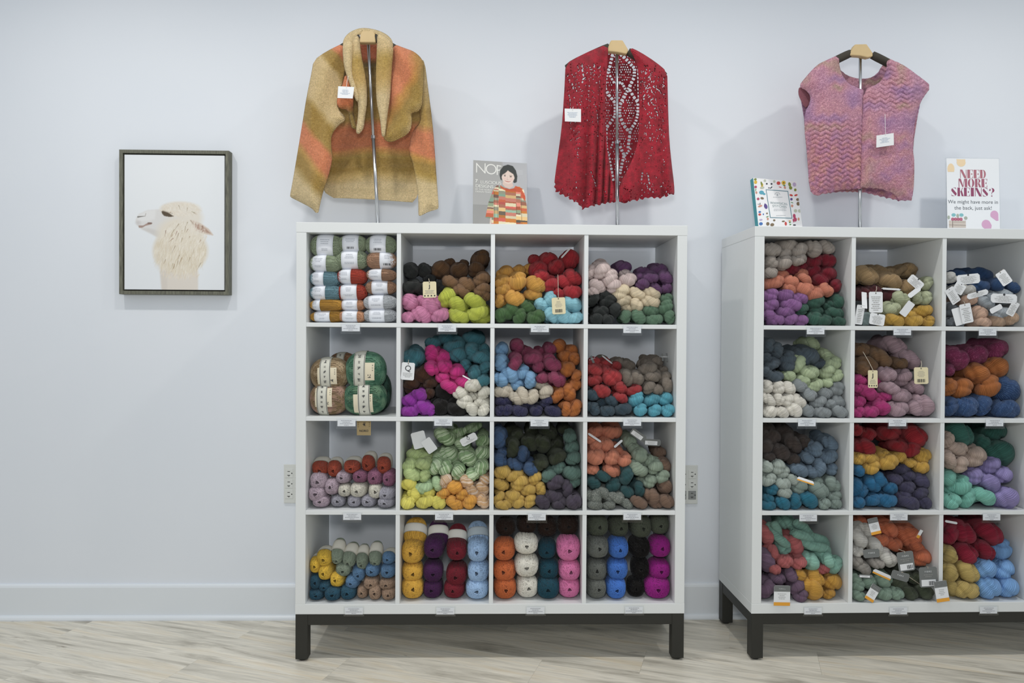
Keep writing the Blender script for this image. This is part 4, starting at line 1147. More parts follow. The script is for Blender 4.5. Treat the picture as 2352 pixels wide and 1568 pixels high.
        Q += [rect(*q) for q in word_bars(rt, -.3, .2, -.28, .14, 3, 0.3)]
    elif style == 'wo':
        link('orange_panel', quads_mesh('orange_panel', [rect(-.5, .5, -.5, -.15)]), orange_card, t)
    if Q: link('print', quads_mesh('print', Q), plain('tag_ink', (150, 150, 146), 0.8), t)
    if D_: link('dark_print', quads_mesh('dark_print', D_), dark_ink, t)
    if string:
        e = at(zx + string[0] / zs, zy + string[1] / zs, Y + 0.03)
        MB().tube([P(0, 0.43, 0.0008), P(0, 0.52, 0.001), (P(0, 0.5) + e) / 2 + np.array([0, -0.004, 0]), e], 0.0011, 5).build('tag_string', string_m, t)
    return t
TAGS = [
 ('L', 0, 1, 'A', 1585, 825, 155, 185, 2, 0.2, 'cream', 3, (1575, 700)), ('L', 0, 2, 'B', 800, 990, 152, 188, 3, 0.4, 'creambar', 3, (790, 640)),
 ('L', 1, 1, 'C', 1335, 512, 150, 200, -4, 0.6, 'Q', 0, (1345, 380)),
 ('L', 2, 1, 'E', 1465, 250, 160, 190, 15, 9, 'plainw'), ('L', 2, 1, 'E', 1580, 315, 120, 170, 35, 8, 'plainw'), ('L', 2, 1, 'E', 2035, 245, 200, 95, 28, 7, 'Q'),
 ('L', 2, 3, 'F', 1660, 190, 190, 80, -35, 9, 'gw'), ('L', 2, 3, 'F', 1815, 268, 190, 75, -3, 9, 'gw'), ('L', 2, 3, 'F', 1180, 215, 180, 26, -33, 6, 'plainw', 40), ('L', 2, 3, 'F', 1440, 282, 120, 28, 42, 7, 'plainw', 40),
 ('L', 1, 3, 'D', 1345, 370, 150, 16, -38, 14, 'plainw', 30), ('L', 1, 3, 'D', 1178, 368, 26, 90, 22, 14, 'grey', 20), ('L', 1, 3, 'D', 1970, 345, 18, 90, 0, 14, 'grey', 20), ('L', 1, 3, 'D', 2018, 345, 18, 100, 0, 14, 'grey', 20),
 ('L', 1, 1, 'C', 2010, 585, 110, 16, -28, 3, 'plainw', 30), ('L', 0, 2, 'B', 880, 395, 160, 20, 48, 14, 'plainw', 30),
 ('R', 0, 1, 'I', 1228, 640, 106, 160, 0, 0.5, 'white', 2, (1232, 520)), ('R', 0, 1, 'I', 1238, 770, 118, 88, -9, 0.3, 'white'), ('R', 0, 1, 'I', 1105, 735, 62, 150, -6, 0.5, 'white'), ('R', 0, 1, 'I', 1141, 625, 40, 135, -8, 1, 'plainw', 20),
 ('R', 0, 1, 'I', 1345, 540, 150, 18, -3, 2, 'plainw', 40), ('R', 0, 1, 'I', 1530, 490, 125, 70, -40, 1.5, 'white'), ('R', 0, 1, 'I', 1520, 565, 110, 36, 38, 1.5, 'plainw'), ('R', 0, 1, 'I', 1465, 690, 60, 120, -35, 1.0, 'plainw'),
 ('R', 0, 2, 'I', 1930, 465, 180, 75, 6, 1.5, 'white'), ('R', 0, 2, 'I', 2200, 455, 85, 110, 32, 1.5, 'white', None, (2195, 390)), ('R', 0, 2, 'I', 1860, 535, 85, 80, -30, 1.2, 'white'), ('R', 0, 2, 'I', 1812, 590, 75, 130, 35, 0.8, 'white'), ('R', 0, 2, 'I', 2000, 580, 170, 42, 16, 1.2, 'white'),
 ('R', 0, 2, 'I', 2200, 612, 205, 70, -2, 1.2, 'white'), ('R', 0, 2, 'I', 1915, 725, 88, 150, 12, 0.3, 'white', None, (1888, 630)), ('R', 0, 2, 'I', 1848, 750, 62, 135, 16, 0.7, 'plainw'), ('R', 0, 2, 'I', 2267, 690, 62, 110, -25, 0.8, 'white'), ('R', 0, 2, 'I', 2140, 690, 100, 40, 28, 1.0, 'plainw'),
 ('R', 1, 1, 'J', 1205, 397, 74, 135, 0, 0.6, 'cream', 2, (1130, 190)), ('R', 1, 1, 'J', 1572, 371, 110, 128, 1, 0.8, 'creambar', 2, (1570, 260)),
 ('R', 2, 0, 'K', 695, 475, 135, 30, -18, 0.8, 'wo', 20),
 ('R', 3, 0, 'M', 516, 652, 126, 155, -1, -1.0, 'gwo', 0),
 ('R', 3, 1, 'M', 1216, 125, 78, 125, 13, 2, 'gwo'), ('R', 3, 1, 'M', 1195, 332, 125, 66, 4, 1, 'grey'), ('R', 3, 1, 'M', 1456, 392, 128, 150, 8, 0.6, 'greybar', 2, (1400, 300)), ('R', 3, 1, 'M', 1275, 492, 150, 36, -24, 0.6, 'wo'),
 ('R', 3, 1, 'M', 1413, 503, 142, 66, -16, 0.5, 'grey', None, (1560, 565)), ('R', 3, 1, 'M', 1205, 632, 76, 130, -32, 0.2, 'gwo'), ('R', 3, 1, 'M', 1626, 512, 140, 155, 3, 0.3, 'greybar', 2, (1612, 430)), ('R', 3, 1, 'M', 1727, 620, 100, 158, 8, -1.4, 'gwo', 4), ('R', 3, 1, 'M', 1150, 505, 110, 26, -3, 0.8, 'gw'),
 ('R', 3, 1, 'M', 1560, 185, 24, 70, -25, 5, 'wo'), ('R', 3, 2, 'M', 1800, 95, 100, 18, -10, 6, 'plainw', 20),
]
for t in TAGS:
    hang_tag(*t[:11], *(t[11:] if len(t) > 11 else ()))
# white paper band on the crimson hank at the right, and printed card under the second shelf board
# card with brush lettering hanging under a shelf board
cdl = at(670 + 830 / 5.004, 960 + 125 / 5.004, 0.05); m_ = mpp(0.05) / 5.004
_x0, _x1, _z0, _z1 = cell_bounds('L', 2, 0)
top = _z1; wd, ht = 160 * m_, 180 * m_
ct = MB().box(cdl[0] - wd / 2, cdl[0] + wd / 2, 0.049, 0.0502, top - ht, top)
kraft = empty('paper_card', (cdl[0], 0.05, top - ht), 'kraft paper card with brush lettering hanging under the shelf board', 'card')
ct.build('card', plain('kraft', (172, 152, 112), 0.8, noise=0.04), kraft)
Pk = lambda u, v: np.array([cdl[0] + u * wd, 0.0486, top - ht / 2 + v * ht])
V, F = text_mesh('NORO', 0.0115, Pk(0, -0.28), (1, 0, 0), (0, 0, 1), (0, -1, 0), bold=0.0002)
Q = [[Pk(a, b_) for a, b_ in q] for g in range(1) for q in glyph(rn, 0.0, 0.2, 0.13)]
Q += [[Pk(a, b_) for a, b_ in q] for u in (-.4, .4) for g in range(3) for q in glyph(rn, u, 0.3 - 0.12 * g, 0.04)]
Lq = quads_mesh('lettering', Q)
link('lettering', Lq, dark_ink, kraft); link('lettering', mesh_from('lettering', V, F, smooth=False), dark_ink, kraft)
# ------------------------------------------------------------------ price labels in clear holders
acr = bpy.data.materials.new('clear_acrylic'); nt, N, L, P_ = nodes_of(acr)
tr = N.new('ShaderNodeBsdfTransparent'); tr.inputs[0].default_value = (0.985, 0.99, 0.99, 1)
gl = N.new('ShaderNodeBsdfGlossy'); gl.inputs['Roughness'].default_value = 0.12
mxs_ = N.new('ShaderNodeMixShader'); mxs_.inputs[0].default_value = 0.05
L.new(tr.outputs[0], mxs_.inputs[1]); L.new(gl.outputs[0], mxs_.inputs[2])
L.new(mxs_.outputs[0], N['Material Output'].inputs[0])
MATS['acr'] = acr
paper_m = plain('label_paper', (236, 238, 243), 0.7)
LAB = {'L': [[(806, 754), (1027, 755), (1240, 756), (1452, 758)], [(796, 972), (1018, 971), (1239, 972), (1452, 971)], [(809, 1187), (1020, 1187), (1233, 1188), (1452, 1187)], [(813, 1402), (1023, 1402), (1230, 1401), (1456, 1400)]],
       'R': [[(1873, 761), (2072, 763), (2268, 764)], [(1853, 972), (2061, 972), (2284, 972)], [(1856, 1190), (2064, 1188), (2277, 1188)], [(1867, 1402), (2063, 1402), (2270, 1400)]]}
rl = random.Random(3)
for key in 'LR':
    for r in range(4):
        for c, (px, py) in enumerate(LAB[key][r]):
            Yf = SH[key][1] + SH[key][2] * (at(px, py, 0)[0] - SH[key][0]) - 0.0012
            if key == 'R': Yf -= 0.0006
            p = at(px, py, Yf); m = mpp(Yf)
            hw, hh = 23.5 * m, 11.5 * m
            root = empty('price_label', (p[0], Yf, p[2] - hh), 'white price label in clear holder, %s shelf %s, %s from left' % ('left' if key == 'L' else 'right', ['first board down', 'second board down', 'third board down', 'bottom board'][r], ORD[c]), 'label', 'price labels on shelf edges')
            MB().box(p[0] - hw, p[0] + hw, Yf - 0.0030, Yf - 0.0018, p[2] - hh, p[2] + hh * 0.92).box(p[0] - hw, p[0] + hw, Yf - 0.0030, Yf + 0.0, p[2] - hh - 0.0016, p[2] - hh).build('holder', acr, root)
            cw2, ch0, ch1 = 20.5 * m, -0.56 * hh, 0.78 * hh
            if r == 3: ch0, ch1 = -0.72 * hh, 0.62 * hh
            cd = MB().box(p[0] - cw2, p[0] + cw2, Yf - 0.0016, Yf - 0.0008, p[2] + ch0, p[2] + ch1).build('card', paper_m, root)
            Q = []
            nl = 4
            for li in range(nl):
                zc = p[2] + ch1 - (ch1 - ch0) * (0.16 + 0.225 * li)
                wl = cw2 * (0.60, 0.42, 0.85, 0.26)[li] * rl.uniform(0.85, 1.1); u = -wl
                while u < wl - 0.0005:
                    l = min(rl.uniform(0.004, 0.010), wl - u)
                    Q.append([(p[0] + u, Yf - 0.0032, zc - 0.0007), (p[0] + u + l * 0.85, Yf - 0.0032, zc - 0.0007), (p[0] + u + l * 0.85, Yf - 0.0032, zc + 0.0007), (p[0] + u, Yf - 0.0032, zc + 0.0007)]); u += l
            link('lettering', quads_mesh('lettering', Q), plain('label_ink', (128, 130, 138), 0.8), cd)
# ------------------------------------------------------------------ wall outlets
outm = plain('outlet_plastic', (214, 216, 212), 0.35); slotm = plain('slot_dark', (40, 40, 40), 0.7); greyout = plain('outlet_grey', (140, 143, 142), 0.4)
for (pl, pt, pr, pb, cxs, lab, grey3) in [(652, 1066, 699, 1155, (672.5, 672.0, 671.0), 'white six-way wall outlet half hidden at left side of left shelf', False),
                                  (1555, 1068, 1602, 1157, (1578.5, 1578, 1577.5), 'white wall outlet with one grey socket, right side of left shelf', True)]:
    a, b_ = at(pl, pt, WALL_Y - 0.006), at(pr, pb, WALL_Y - 0.006)
    root = empty('wall_outlet', ((a[0] + b_[0]) / 2, WALL_Y, b_[2]), lab, 'outlet')
    MB().box(a[0], b_[0], WALL_Y - 0.007, WALL_Y, b_[2], a[2]).build('cover_plate', outm, root, bevel=0.002)
    for k in range(3):
        cz = a[2] + (b_[2] - a[2]) * (0.23 + 0.27 * k); ccx = (a[0] + b_[0]) / 2
        sgn = -1 if not grey3 else 1
        for half in (-1, 1):
            fx = ccx + half * 0.0215
            so = MB().box(fx - 0.017, fx + 0.017, WALL_Y - 0.0085, WALL_Y - 0.0065, cz - 0.019, cz + 0.019).build('socket', greyout if (grey3 and k == 2) else outm, root, bevel=0.001)
            MB().box(fx - 0.006, fx + 0.004, WALL_Y - 0.0088, WALL_Y - 0.0080, cz + 0.007, cz + 0.0095).box(fx - 0.007, fx + 0.005, WALL_Y - 0.0088, WALL_Y - 0.0080, cz - 0.0095, cz - 0.0070).box(fx - 0.002, fx + 0.0005, WALL_Y - 0.0088, WALL_Y - 0.0080, cz - 0.0135, cz - 0.0095).box(fx + 0.010, fx + 0.0145, WALL_Y - 0.0088, WALL_Y - 0.0080, cz - 0.002, cz + 0.0025).build('slots', slotm, so)

# ------------------------------------------------------------------ printed surfaces: colours laid per vertex on a fine flat sheet
def linarr(a):
    a = np.clip(np.asarray(a, float) / 255.0, 0, 1)
    return np.where(a <= 0.04045, a / 12.92, ((a + 0.055) / 1.055) ** 2.4)
def pip(poly, X, Y):
    poly = np.asarray(poly, float); inside = np.zeros(X.shape, bool)
    n = len(poly); j = n - 1
    for i in range(n):
        xi, yi = poly[i]; xj, yj = poly[j]
        if yi != yj:
            c = ((yi > Y) != (yj > Y)) & (X < (xj - xi) * (Y - yi) / (yj - yi) + xi)
            inside ^= c
        j = i
    return inside
class Canvas:
    def __init__(s, x0, y0, x1, y1, W_, H_, bg):
        s.x = np.linspace(x0, x1, W_); s.y = np.linspace(y0, y1, H_)
        s.X, s.Y = np.meshgrid(s.x, s.y); s.a = np.empty((H_, W_, 3)); s.a[:] = bg
        s.st = (x1 - x0) / W_
    def blend(s, m, col):
        m = m[..., None]; s.a = s.a * (1 - m) + np.asarray(col, float) * m
    def poly(s, pts, col, soft=0, al=1.0):
        m = pip(pts, s.X, s.Y).astype(float)
        for _ in range(int(soft)):
            p = np.pad(m, 1, mode='edge'); m = (p[:-2, 1:-1] + p[2:, 1:-1] + p[1:-1, :-2] + p[1:-1, 2:] + p[1:-1, 1:-1]) / 5
        s.blend(m * al, col)
    def ell(s, cx, cy, rx, ry, col, soft=0.15, al=1.0, rot=0):
        c, q = math.cos(math.radians(rot)), math.sin(math.radians(rot))
        dx, dy = s.X - cx, s.Y - cy
        r = np.sqrt(((dx * c + dy * q) / rx) ** 2 + ((-dx * q + dy * c) / ry) ** 2)
        s.blend(np.clip((1 + soft - r) / (2 * soft), 0, 1) * al, col)
    def stroke(s, x0, y0, x1, y1, w, col, al=1.0, taper=False):
        b = w * 2 + s.st
        ix = np.searchsorted(s.x, [min(x0, x1) - b, max(x0, x1) + b]); iy = np.searchsorted(s.y, [min(y0, y1) - b, max(y0, y1) + b])
        if ix[0] == ix[1] or iy[0] == iy[1]: return
        X = s.X[iy[0]:iy[1], ix[0]:ix[1]]; Y = s.Y[iy[0]:iy[1], ix[0]:ix[1]]
        dx, dy = x1 - x0, y1 - y0; l2 = dx * dx + dy * dy + 1e-9
        t = np.clip(((X - x0) * dx + (Y - y0) * dy) / l2, 0, 1)
        d = np.hypot(X - x0 - t * dx, Y - y0 - t * dy)
        ww = w * (1 - 0.8 * t) if taper else w
        m = np.clip((ww + s.st * 0.6 - d) / (s.st * 1.2), 0, 1)[..., None] * al
        s.a[iy[0]:iy[1], ix[0]:ix[1]] = s.a[iy[0]:iy[1], ix[0]:ix[1]] * (1 - m) + np.asarray(col, float) * m
    def sheet(s, name, TL, TR, BR, BL, parent, mat, gain=1.0):
        H_, W_ = s.X.shape
        u = np.linspace(0, 1, W_)[None, :, None]; v = np.linspace(0, 1, H_)[:, None, None]
        TL, TR, BR, BL = [np.asarray(p, float) for p in (TL, TR, BR, BL)]
        P = (TL * (1 - u) + TR * u) * (1 - v) + (BL * (1 - u) + BR * u) * v
        idx = np.arange(H_ * W_).reshape(H_, W_)
        F = np.stack([idx[1:, :-1], idx[1:, 1:], idx[:-1, 1:], idx[:-1, :-1]], -1).reshape(-1, 4)
        me = mesh_from(name, P.reshape(-1, 3), F, cols=linarr(s.a.reshape(-1, 3)) * gain, smooth=False)
        return link(name, me, mat, parent)
print_m = vcol_mat('printed_paper', 0.5)
canvas_m = vcol_mat('printed_canvas', 0.85)

# framed alpaca print
def z4(x, y): return 240 + x / 3.732, 320 + y / 3.732
FY = 0.385
fa = at(*z4(125, 86), FY); fb = at(*z4(1064, 1332), FY)
pic = empty('framed_picture', ((fa[0] + fb[0]) / 2, WALL_Y, fb[2]), 'framed alpaca canvas print in grey-brown wooden frame on the wall', 'picture')
frame_m = bpy.data.materials.new('grey_oak'); nt, N, L, P_ = nodes_of(frame_m)
tc = N.new('ShaderNodeTexCoord'); mp = N.new('ShaderNodeMapping'); mp.inputs['Scale'].default_value = (90, 90, 7)
no = N.new('ShaderNodeTexNoise'); no.inputs['Scale'].default_value = 3; no.inputs['Detail'].default_value = 5
cr = N.new('ShaderNodeValToRGB'); cr.color_ramp.elements[0].position = .35; cr.color_ramp.elements[0].color = (*lin((84, 84, 74)), 1); cr.color_ramp.elements[1].position = .7; cr.color_ramp.elements[1].color = (*lin((126, 126, 110)), 1)
L.new(tc.outputs['Object'], mp.inputs[0]); L.new(mp.outputs[0], no.inputs['Vector']); L.new(no.outputs['Fac'], cr.inputs[0]); L.new(cr.outputs[0], P_.inputs['Base Color']); P_.inputs['Roughness'].default_value = 0.7
bw = 0.0145
x0, x1, z1, z0 = fa[0], fb[0], fa[2], fb[2]
for bx in ((x0, x0 + bw, z0, z1), (x1 - bw, x1, z0, z1), (x0 + bw, x1 - bw, z1 - bw, z1), (x0 + bw, x1 - bw, z0, z0 + bw)):
    MB().box(bx[0], bx[1], FY, WALL_Y - 0.0005, bx[2], bx[3]).build('frame_bar', frame_m, pic, bevel=0.0008)
MB().box(x0 + bw, x1 - bw, WALL_Y - 0.008, WALL_Y - 0.003, z0 + bw, z1 - bw).build('backing', plain('backing_board', (60, 55, 48), 0.8), pic)
g = 0.006
cx0, cx1, cz0, cz1 = x0 + bw + g, x1 - bw - g, z0 + bw + g, z1 - bw - g
cv = MB().box(cx0, cx1, FY + 0.005, WALL_Y - 0.008, cz0, cz1).build('canvas', plain('canvas_white', (226, 230, 234), 0.85), pic)
C = Canvas(165, 125, 1040, 1290, 262, 349, (228, 232, 236))
C.ell(600, 300, 560, 420, (234, 237, 240), 0.9, 0.6)
C.poly([(474, 1080), (812, 1080), (812, 1300), (492, 1300)], (220, 213, 204), 5)
C.poly([(474, 1120), (540, 1130), (540, 1300), (492, 1300)], (210, 203, 195), 9, 0.7)
C.poly([(262, 704), (268, 668), (292, 636), (366, 603), (470, 594), (530, 545), (700, 550), (770, 700), (720, 820), (570, 865), (450, 836), (390, 804), (320, 770), (276, 738)], (219, 218, 217), 3)
C.poly([(300, 760), (390, 800), (450, 832), (560, 850), (640, 800), (500, 790), (380, 760)], (205, 202, 199), 9, 0.8)
C.poly([(275, 700), (300, 640), (370, 608), (440, 600), (430, 680), (340, 700)], (228, 228, 228), 8, 0.8)
C.ell(655, 950, 240, 202, (222, 214, 199), 0.08)
C.ell(660, 800, 205, 140, (225, 218, 205), 0.18)
C.ell(655, 592, 172, 66, (225, 218, 206), 0.16)
C.ell(745, 665, 100, 80, (225, 219, 208), 0.3)
C.ell(480, 980, 50, 110, (212, 203, 188), 0.5, 0.5)
C.poly([(735, 680), (830, 712), (905, 760), (948, 818), (870, 806), (785, 778)], (210, 196, 184), 2)
C.poly([(780, 712), (850, 735), (925, 802), (860, 788), (785, 757)], (176, 148, 134), 2)
ra = random.Random(8)
def fur(n, cx, cy, rx, ry, base, lo, hi, dark=0.0, ang=(95, 30), ln=(22, 60)):
    for _ in range(n):
        t = ra.uniform(0, 2 * math.pi); q = math.sqrt(ra.random())
        x, y = cx + rx * q * math.cos(t), cy + ry * q * math.sin(t)
        a = math.radians(ra.gauss(*ang)) ; l = ra.uniform(*ln)
        if ra.random() < dark: col, al, w_ = (ra.uniform(120, 150), ra.uniform(95, 125), ra.uniform(70, 95)), 0.75, 3.2
        else:
            k = ra.random(); col = [lo[i] + (hi[i] - lo[i]) * k for i in range(3)]; al, w_ = 0.42, ra.uniform(2.5, 5)
        C.stroke(x, y, x + l * math.cos(a), y + l * math.sin(a), w_, col, al, True)
fur(1100, 658, 955, 228, 190, None, (204, 190, 164), (242, 237, 226), 0.008, (104, 13), (30, 80))
fur(420, 700, 800, 190, 120, None, (214, 203, 184), (242, 238, 229), 0.012, (115, 20))
fur(300, 650, 592, 175, 60, None, (214, 202, 184), (241, 237, 228), 0.012, (60, 40), (14, 40))
fur(120, 655, 1150, 170, 40, None, (214, 200, 176), (236, 228, 214), 0.0, (100, 14), (14, 36))
for x, y, l, a in [(640, 720, 60, 125), (640, 800, 70, 110), (700, 740, 50, 100), (610, 910, 70, 115), (645, 990, 40, 110), (740, 1010, 40, 110), (745, 690, 50, 50), (600, 770, 60, 120), (670, 840, 40, 100), (525, 1030, 40, 115), (600, 1080, 30, 105), (640, 560, 40, 70), (715, 580, 30, 100), (770, 620, 30, 30)]:
    C.stroke(x, y, x + l * math.cos(math.radians(a)), y + l * math.sin(math.radians(a)), 3, (132, 112, 86), 0.62, True)
C.poly([(488, 612), (505, 608), (545, 622), (598, 655), (560, 660), (515, 652), (495, 635)], (92, 80, 66), 1)
C.stroke(500, 605, 585, 630, 4, (180, 170, 158), 0.7)
C.stroke(282, 662, 345, 655, 6, (112, 108, 104), 0.9, True); C.stroke(345, 655, 352, 632, 3, (165, 160, 155), 0.7)
C.poly([(285, 735), (330, 735), (370, 712), (402, 708), (400, 725), (350, 738), (320, 755), (292, 755)], (158, 132, 122), 1, 0.85)
C.stroke(372, 715, 402, 716, 6, (110, 88, 80), 0.7)
C.ell(285, 712, 22, 18, (196, 192, 192), 0.6, 0.6)
C.sheet('print', (cx0, FY + 0.0046, cz1), (cx1, FY + 0.0046, cz1), (cx1, FY + 0.0046, cz0), (cx0, FY + 0.0046, cz0), cv, canvas_m)

ZT = ZB + W     # top of the shelves
def drop(P, Q, z):
    """extend the edge P->Q down to height z"""
    t = (z - P[2]) / (Q[2] - P[2]); return P + (Q - P) * t
# ------------------------------------------------------------------ magazine on the left shelf
def z5(x, y): return 1060 + x / 8.711, 350 + y / 8.711
mTL, mTR = at(*z5(236, 155), 0.345), at(*z5(1307, 222), 0.345)
mBL, mBR = at(*z5(226, 1418), 0.262), at(*z5(1320, 1422), 0.262)
mTR[1] = mTL[1]
mBL2, mBR2 = drop(mTL, mBL, ZT + 0.0005), drop(mTR, mBR, ZT + 0.0005)
ext = np.linalg.norm(mBL2 - mTL) / np.linalg.norm(mBL - mTL)
mag = empty('magazine', ((mBL2[0] + mBR2[0]) / 2, mBL2[1], ZT), 'grey knitting magazine with woman in striped sweater, on left shelf top', 'magazine')
mBR2[1] = mBL2[1]; nrm = np.cross(mTR - mTL, mBL2 - mTL); nrm /= np.linalg.norm(nrm)
if nrm[1] > 0: nrm = -nrm
MB().slab([mTL, mTR, mBR2, mBL2], -nrm, 0.004).build('pages', plain('magazine_pages', (200, 200, 200), 0.6), mag)
yend = 155 + (1420 - 155) * ext
C = Canvas(232, 155, 1312, yend, 216, int(216 * (yend - 155) / 1080), (168, 168, 166))
C.poly([(800, 100), (1400, 100), (1400, 1000), (1000, 1000)], (182, 184, 188), 14, 0.8)
C.poly([(200, 1055), (700, 1060), (700, 2000), (200, 2000)], (152, 152, 150), 3)
C.stroke(232, 1055, 560, 1060, 4, (136, 136, 134), 0.8)
wht = (238, 238, 232)
for s_ in [(300, 215, 300, 398), (300, 222, 470, 405), (470, 215, 470, 405)]: C.stroke(*s_, 9, wht)
pts = [(592 + 98 * math.cos(t), 320 + 96 * math.sin(t)) for t in np.linspace(0, 2 * math.pi, 36)]
for i in range(35): C.stroke(*pts[i], *pts[i + 1], 9, wht)
C.stroke(715, 235, 715, 425, 9, wht); C.stroke(715, 238, 790, 245, 9, wht); C.stroke(715, 335, 790, 325, 9, wht)
for i in range(4): C.stroke(1105, 312 + i * 26, 1225, 314 + i * 26, 5, (196, 198, 200), 0.8)
# sweater in blocks of stripes
body = [(700, 650), (790, 630), (860, 690), (960, 715), (1040, 700), (1080, 640), (1180, 660), (1245, 720), (1275, 860), (1300, 1050), (1312, 1300), (1312, 2000), (600, 2000), (600, 1330), (480, 1300), (540, 1000), (590, 860), (640, 730)]
bm = pip(body, C.X, C.Y)
pal = [(176, 84, 52), (206, 96, 62), (134, 148, 118), (214, 204, 168), (200, 118, 44), (120, 84, 72), (196, 86, 74), (226, 216, 180), (150, 150, 128), (168, 104, 80), (214, 178, 120), (140, 172, 148), (212, 128, 108), (96, 84, 70)]
rs = random.Random(12)
for colx, (xa, xb) in enumerate([(430, 640), (640, 740), (740, 880), (880, 1090), (1090, 1180), (1180, 1330)]):
    y = 620 + rs.uniform(0, 40); k = rs.randrange(len(pal))
    while y < yend + 20:
        h_ = rs.uniform(26, 78)
        m = bm & (C.X >= xa) & (C.X < xb) & (C.Y - 0.06 * (C.X - 640) >= y) & (C.Y - 0.06 * (C.X - 640) < y + h_)
        C.blend(m * 0.92, np.array(pal[k % len(pal)]) * rs.uniform(0.9, 1.12)); y += h_; k += rs.choice((1, 2, 3, 5))
for xk, ya, yb in [(655, 780, 1330), (715, 880, 1330), (1190, 800, 1420), (1090, 1000, 1200)]: C.stroke(xk, ya, xk + 10, yb, 5, (84, 66, 54), 0.55)
C.poly([(770, 640), (850, 690), (960, 715), (1050, 690), (1080, 640), (1200, 690), (1270, 850), (1275, 960), (1230, 900), (1180, 770), (900, 760), (780, 700)], (196, 84, 52), 1, 0.9)
C.poly([(830, 560), (1010, 560), (1040, 650), (960, 700), (880, 680), (820, 620)], (214, 190, 178), 1)
C.ell(935, 465, 130, 140, (226, 206, 194), 0.08); C.ell(870, 500, 34, 24, (226, 186, 176), 0.6, 0.5); C.ell(1000, 510, 34, 24, (226, 186, 176), 0.6, 0.5)
C.poly([(760, 430), (775, 330), (840, 240), (930, 205), (1030, 230), (1090, 320), (1118, 440), (1105, 560), (1060, 585), (1030, 560), (1065, 480), (1040, 400), (960, 350), (930, 325), (880, 380), (820, 420), (800, 470), (815, 545), (780, 520)], (58, 62, 60), 1)
C.stroke(845, 420, 885, 412, 4, (110, 90, 80), 0.8); C.stroke(960, 428, 1015, 435, 4, (110, 90, 80), 0.8)
C.ell(868, 442, 18, 10, (62, 50, 46), 0.3); C.ell(985, 455, 20, 10, (62, 50, 46), 0.3)
C.stroke(925, 450, 918, 515, 3, (196, 170, 156), 0.8); C.stroke(905, 520, 940, 522, 4, (190, 158, 146), 0.8)
C.stroke(868, 545, 900, 558, 5, (176, 92, 86), 0.9); C.stroke(900, 558, 945, 562, 7, (180, 88, 84), 0.95); C.stroke(945, 562, 978, 553, 5, (176, 92, 86), 0.9)
C.stroke(590, 1320, 580, 1420, 16, (216, 196, 184), 0.9)
mBR2[1] = mBL2[1]
off = nrm * 0.0009
cov = C.sheet('cover', mTL + off, mTR + off, mBR2 + off, mBL2 + off, mag, print_m)
def mq(x, y):
    u = (x - 232) / 1080.0; v = (y - 155) / (yend - 155)
    return (mTL * (1 - u) + mTR * u) * (1 - v) + (mBL2 * (1 - u) + mBR2 * u) * v + nrm * 0.0013
ux_ = (mTR - mTL) / np.linalg.norm(mTR - mTL); uz_ = (mTL - mBL2) / np.linalg.norm(mTL - mBL2)
sm_ = np.linalg.norm(mTR - mTL) / 1080.0
TV, TF = [], []
for txt, x, y, s_, bo in [('7', 275, 605, 95, 0.0005), ('LUSCIOUS', 375, 625, 98, 0), ('DESIGNS', 278, 705, 98, 0), ('BY THE NORO', 278, 760, 52, 0), ('DESIGN TEAM', 278, 806, 52, 0)]:
    V, F = text_mesh(txt, s_ * sm_, mq(x, y), ux_, uz_, nrm, bo, 'LEFT', 0.92); b_ = len(TV); TV += V; TF += [tuple(i + b_ for i in f) for f in F]
link('lettering', mesh_from('lettering', TV, TF, smooth=False), plain('print_white', (232, 232, 226), 0.6), cov)

# ------------------------------------------------------------------ book on the right shelf
def z8(x, y): return 1700 + x / 11.2, 390 + y / 11.2
bTL, bTR = at(*z8(335, 205), 0.235), at(*z8(1448, 300), 0.300)
bBL, bBR = at(*z8(470, 1442), 0.165), at(*z8(1606, 1478), 0.230)
bBL2, bBR2 = drop(bTL, bBL, ZT + 0.001), drop(bTR, bBR, ZT + 0.001)
bn = np.cross(bTR - bTL, bBL2 - bTL); bn /= np.linalg.norm(bn)
if bn[1] > 0: bn = -bn
book = empty('book', ((bBL2[0] + bBR2[0]) / 2, bBL2[1], ZT), 'white crochet pattern book with teal spine, on right shelf top', 'book')
thk = 0.020
lift = np.array([0, 0, abs(bn[2]) * thk + 0.0005])
MB().slab([bTL + (bTR - bTL) * 0.01 - bn * 0.002, bTR - bn * 0.002, bBR2 + lift * 0.2 - bn * 0.002, bBL2 + (bBR2 - bBL2) * 0.01 + lift * 0.2 - bn * 0.002], -bn, thk - 0.004).build('pages', plain('book_pages', (226, 224, 214), 0.8), book)
fc = MB().slab([bTL, bTR, bBR2, bBL2], -bn, 0.002).build('front_cover', plain('book_white', (232, 233, 234), 0.4), book)
MB().slab([bTL - bn * (thk - 0.002), bTR - bn * (thk - 0.002), bBR2 - bn * (thk - 0.002) + lift, bBL2 - bn * (thk - 0.002) + lift], -bn, 0.002).build('back_cover', plain('book_teal', (62, 140, 150), 0.4), book)
le = (bTR - bTL) / np.linalg.norm(bTR - bTL)
sp_ = MB().slab([bTL - le * 0.0006, bBL2 - le * 0.0006, bBL2 - bn * thk - le * 0.0006 + lift, bTL - bn * thk - le * 0.0006], le, 0.0022).build('spine', plain('book_teal', (62, 140, 150), 0.4), book)
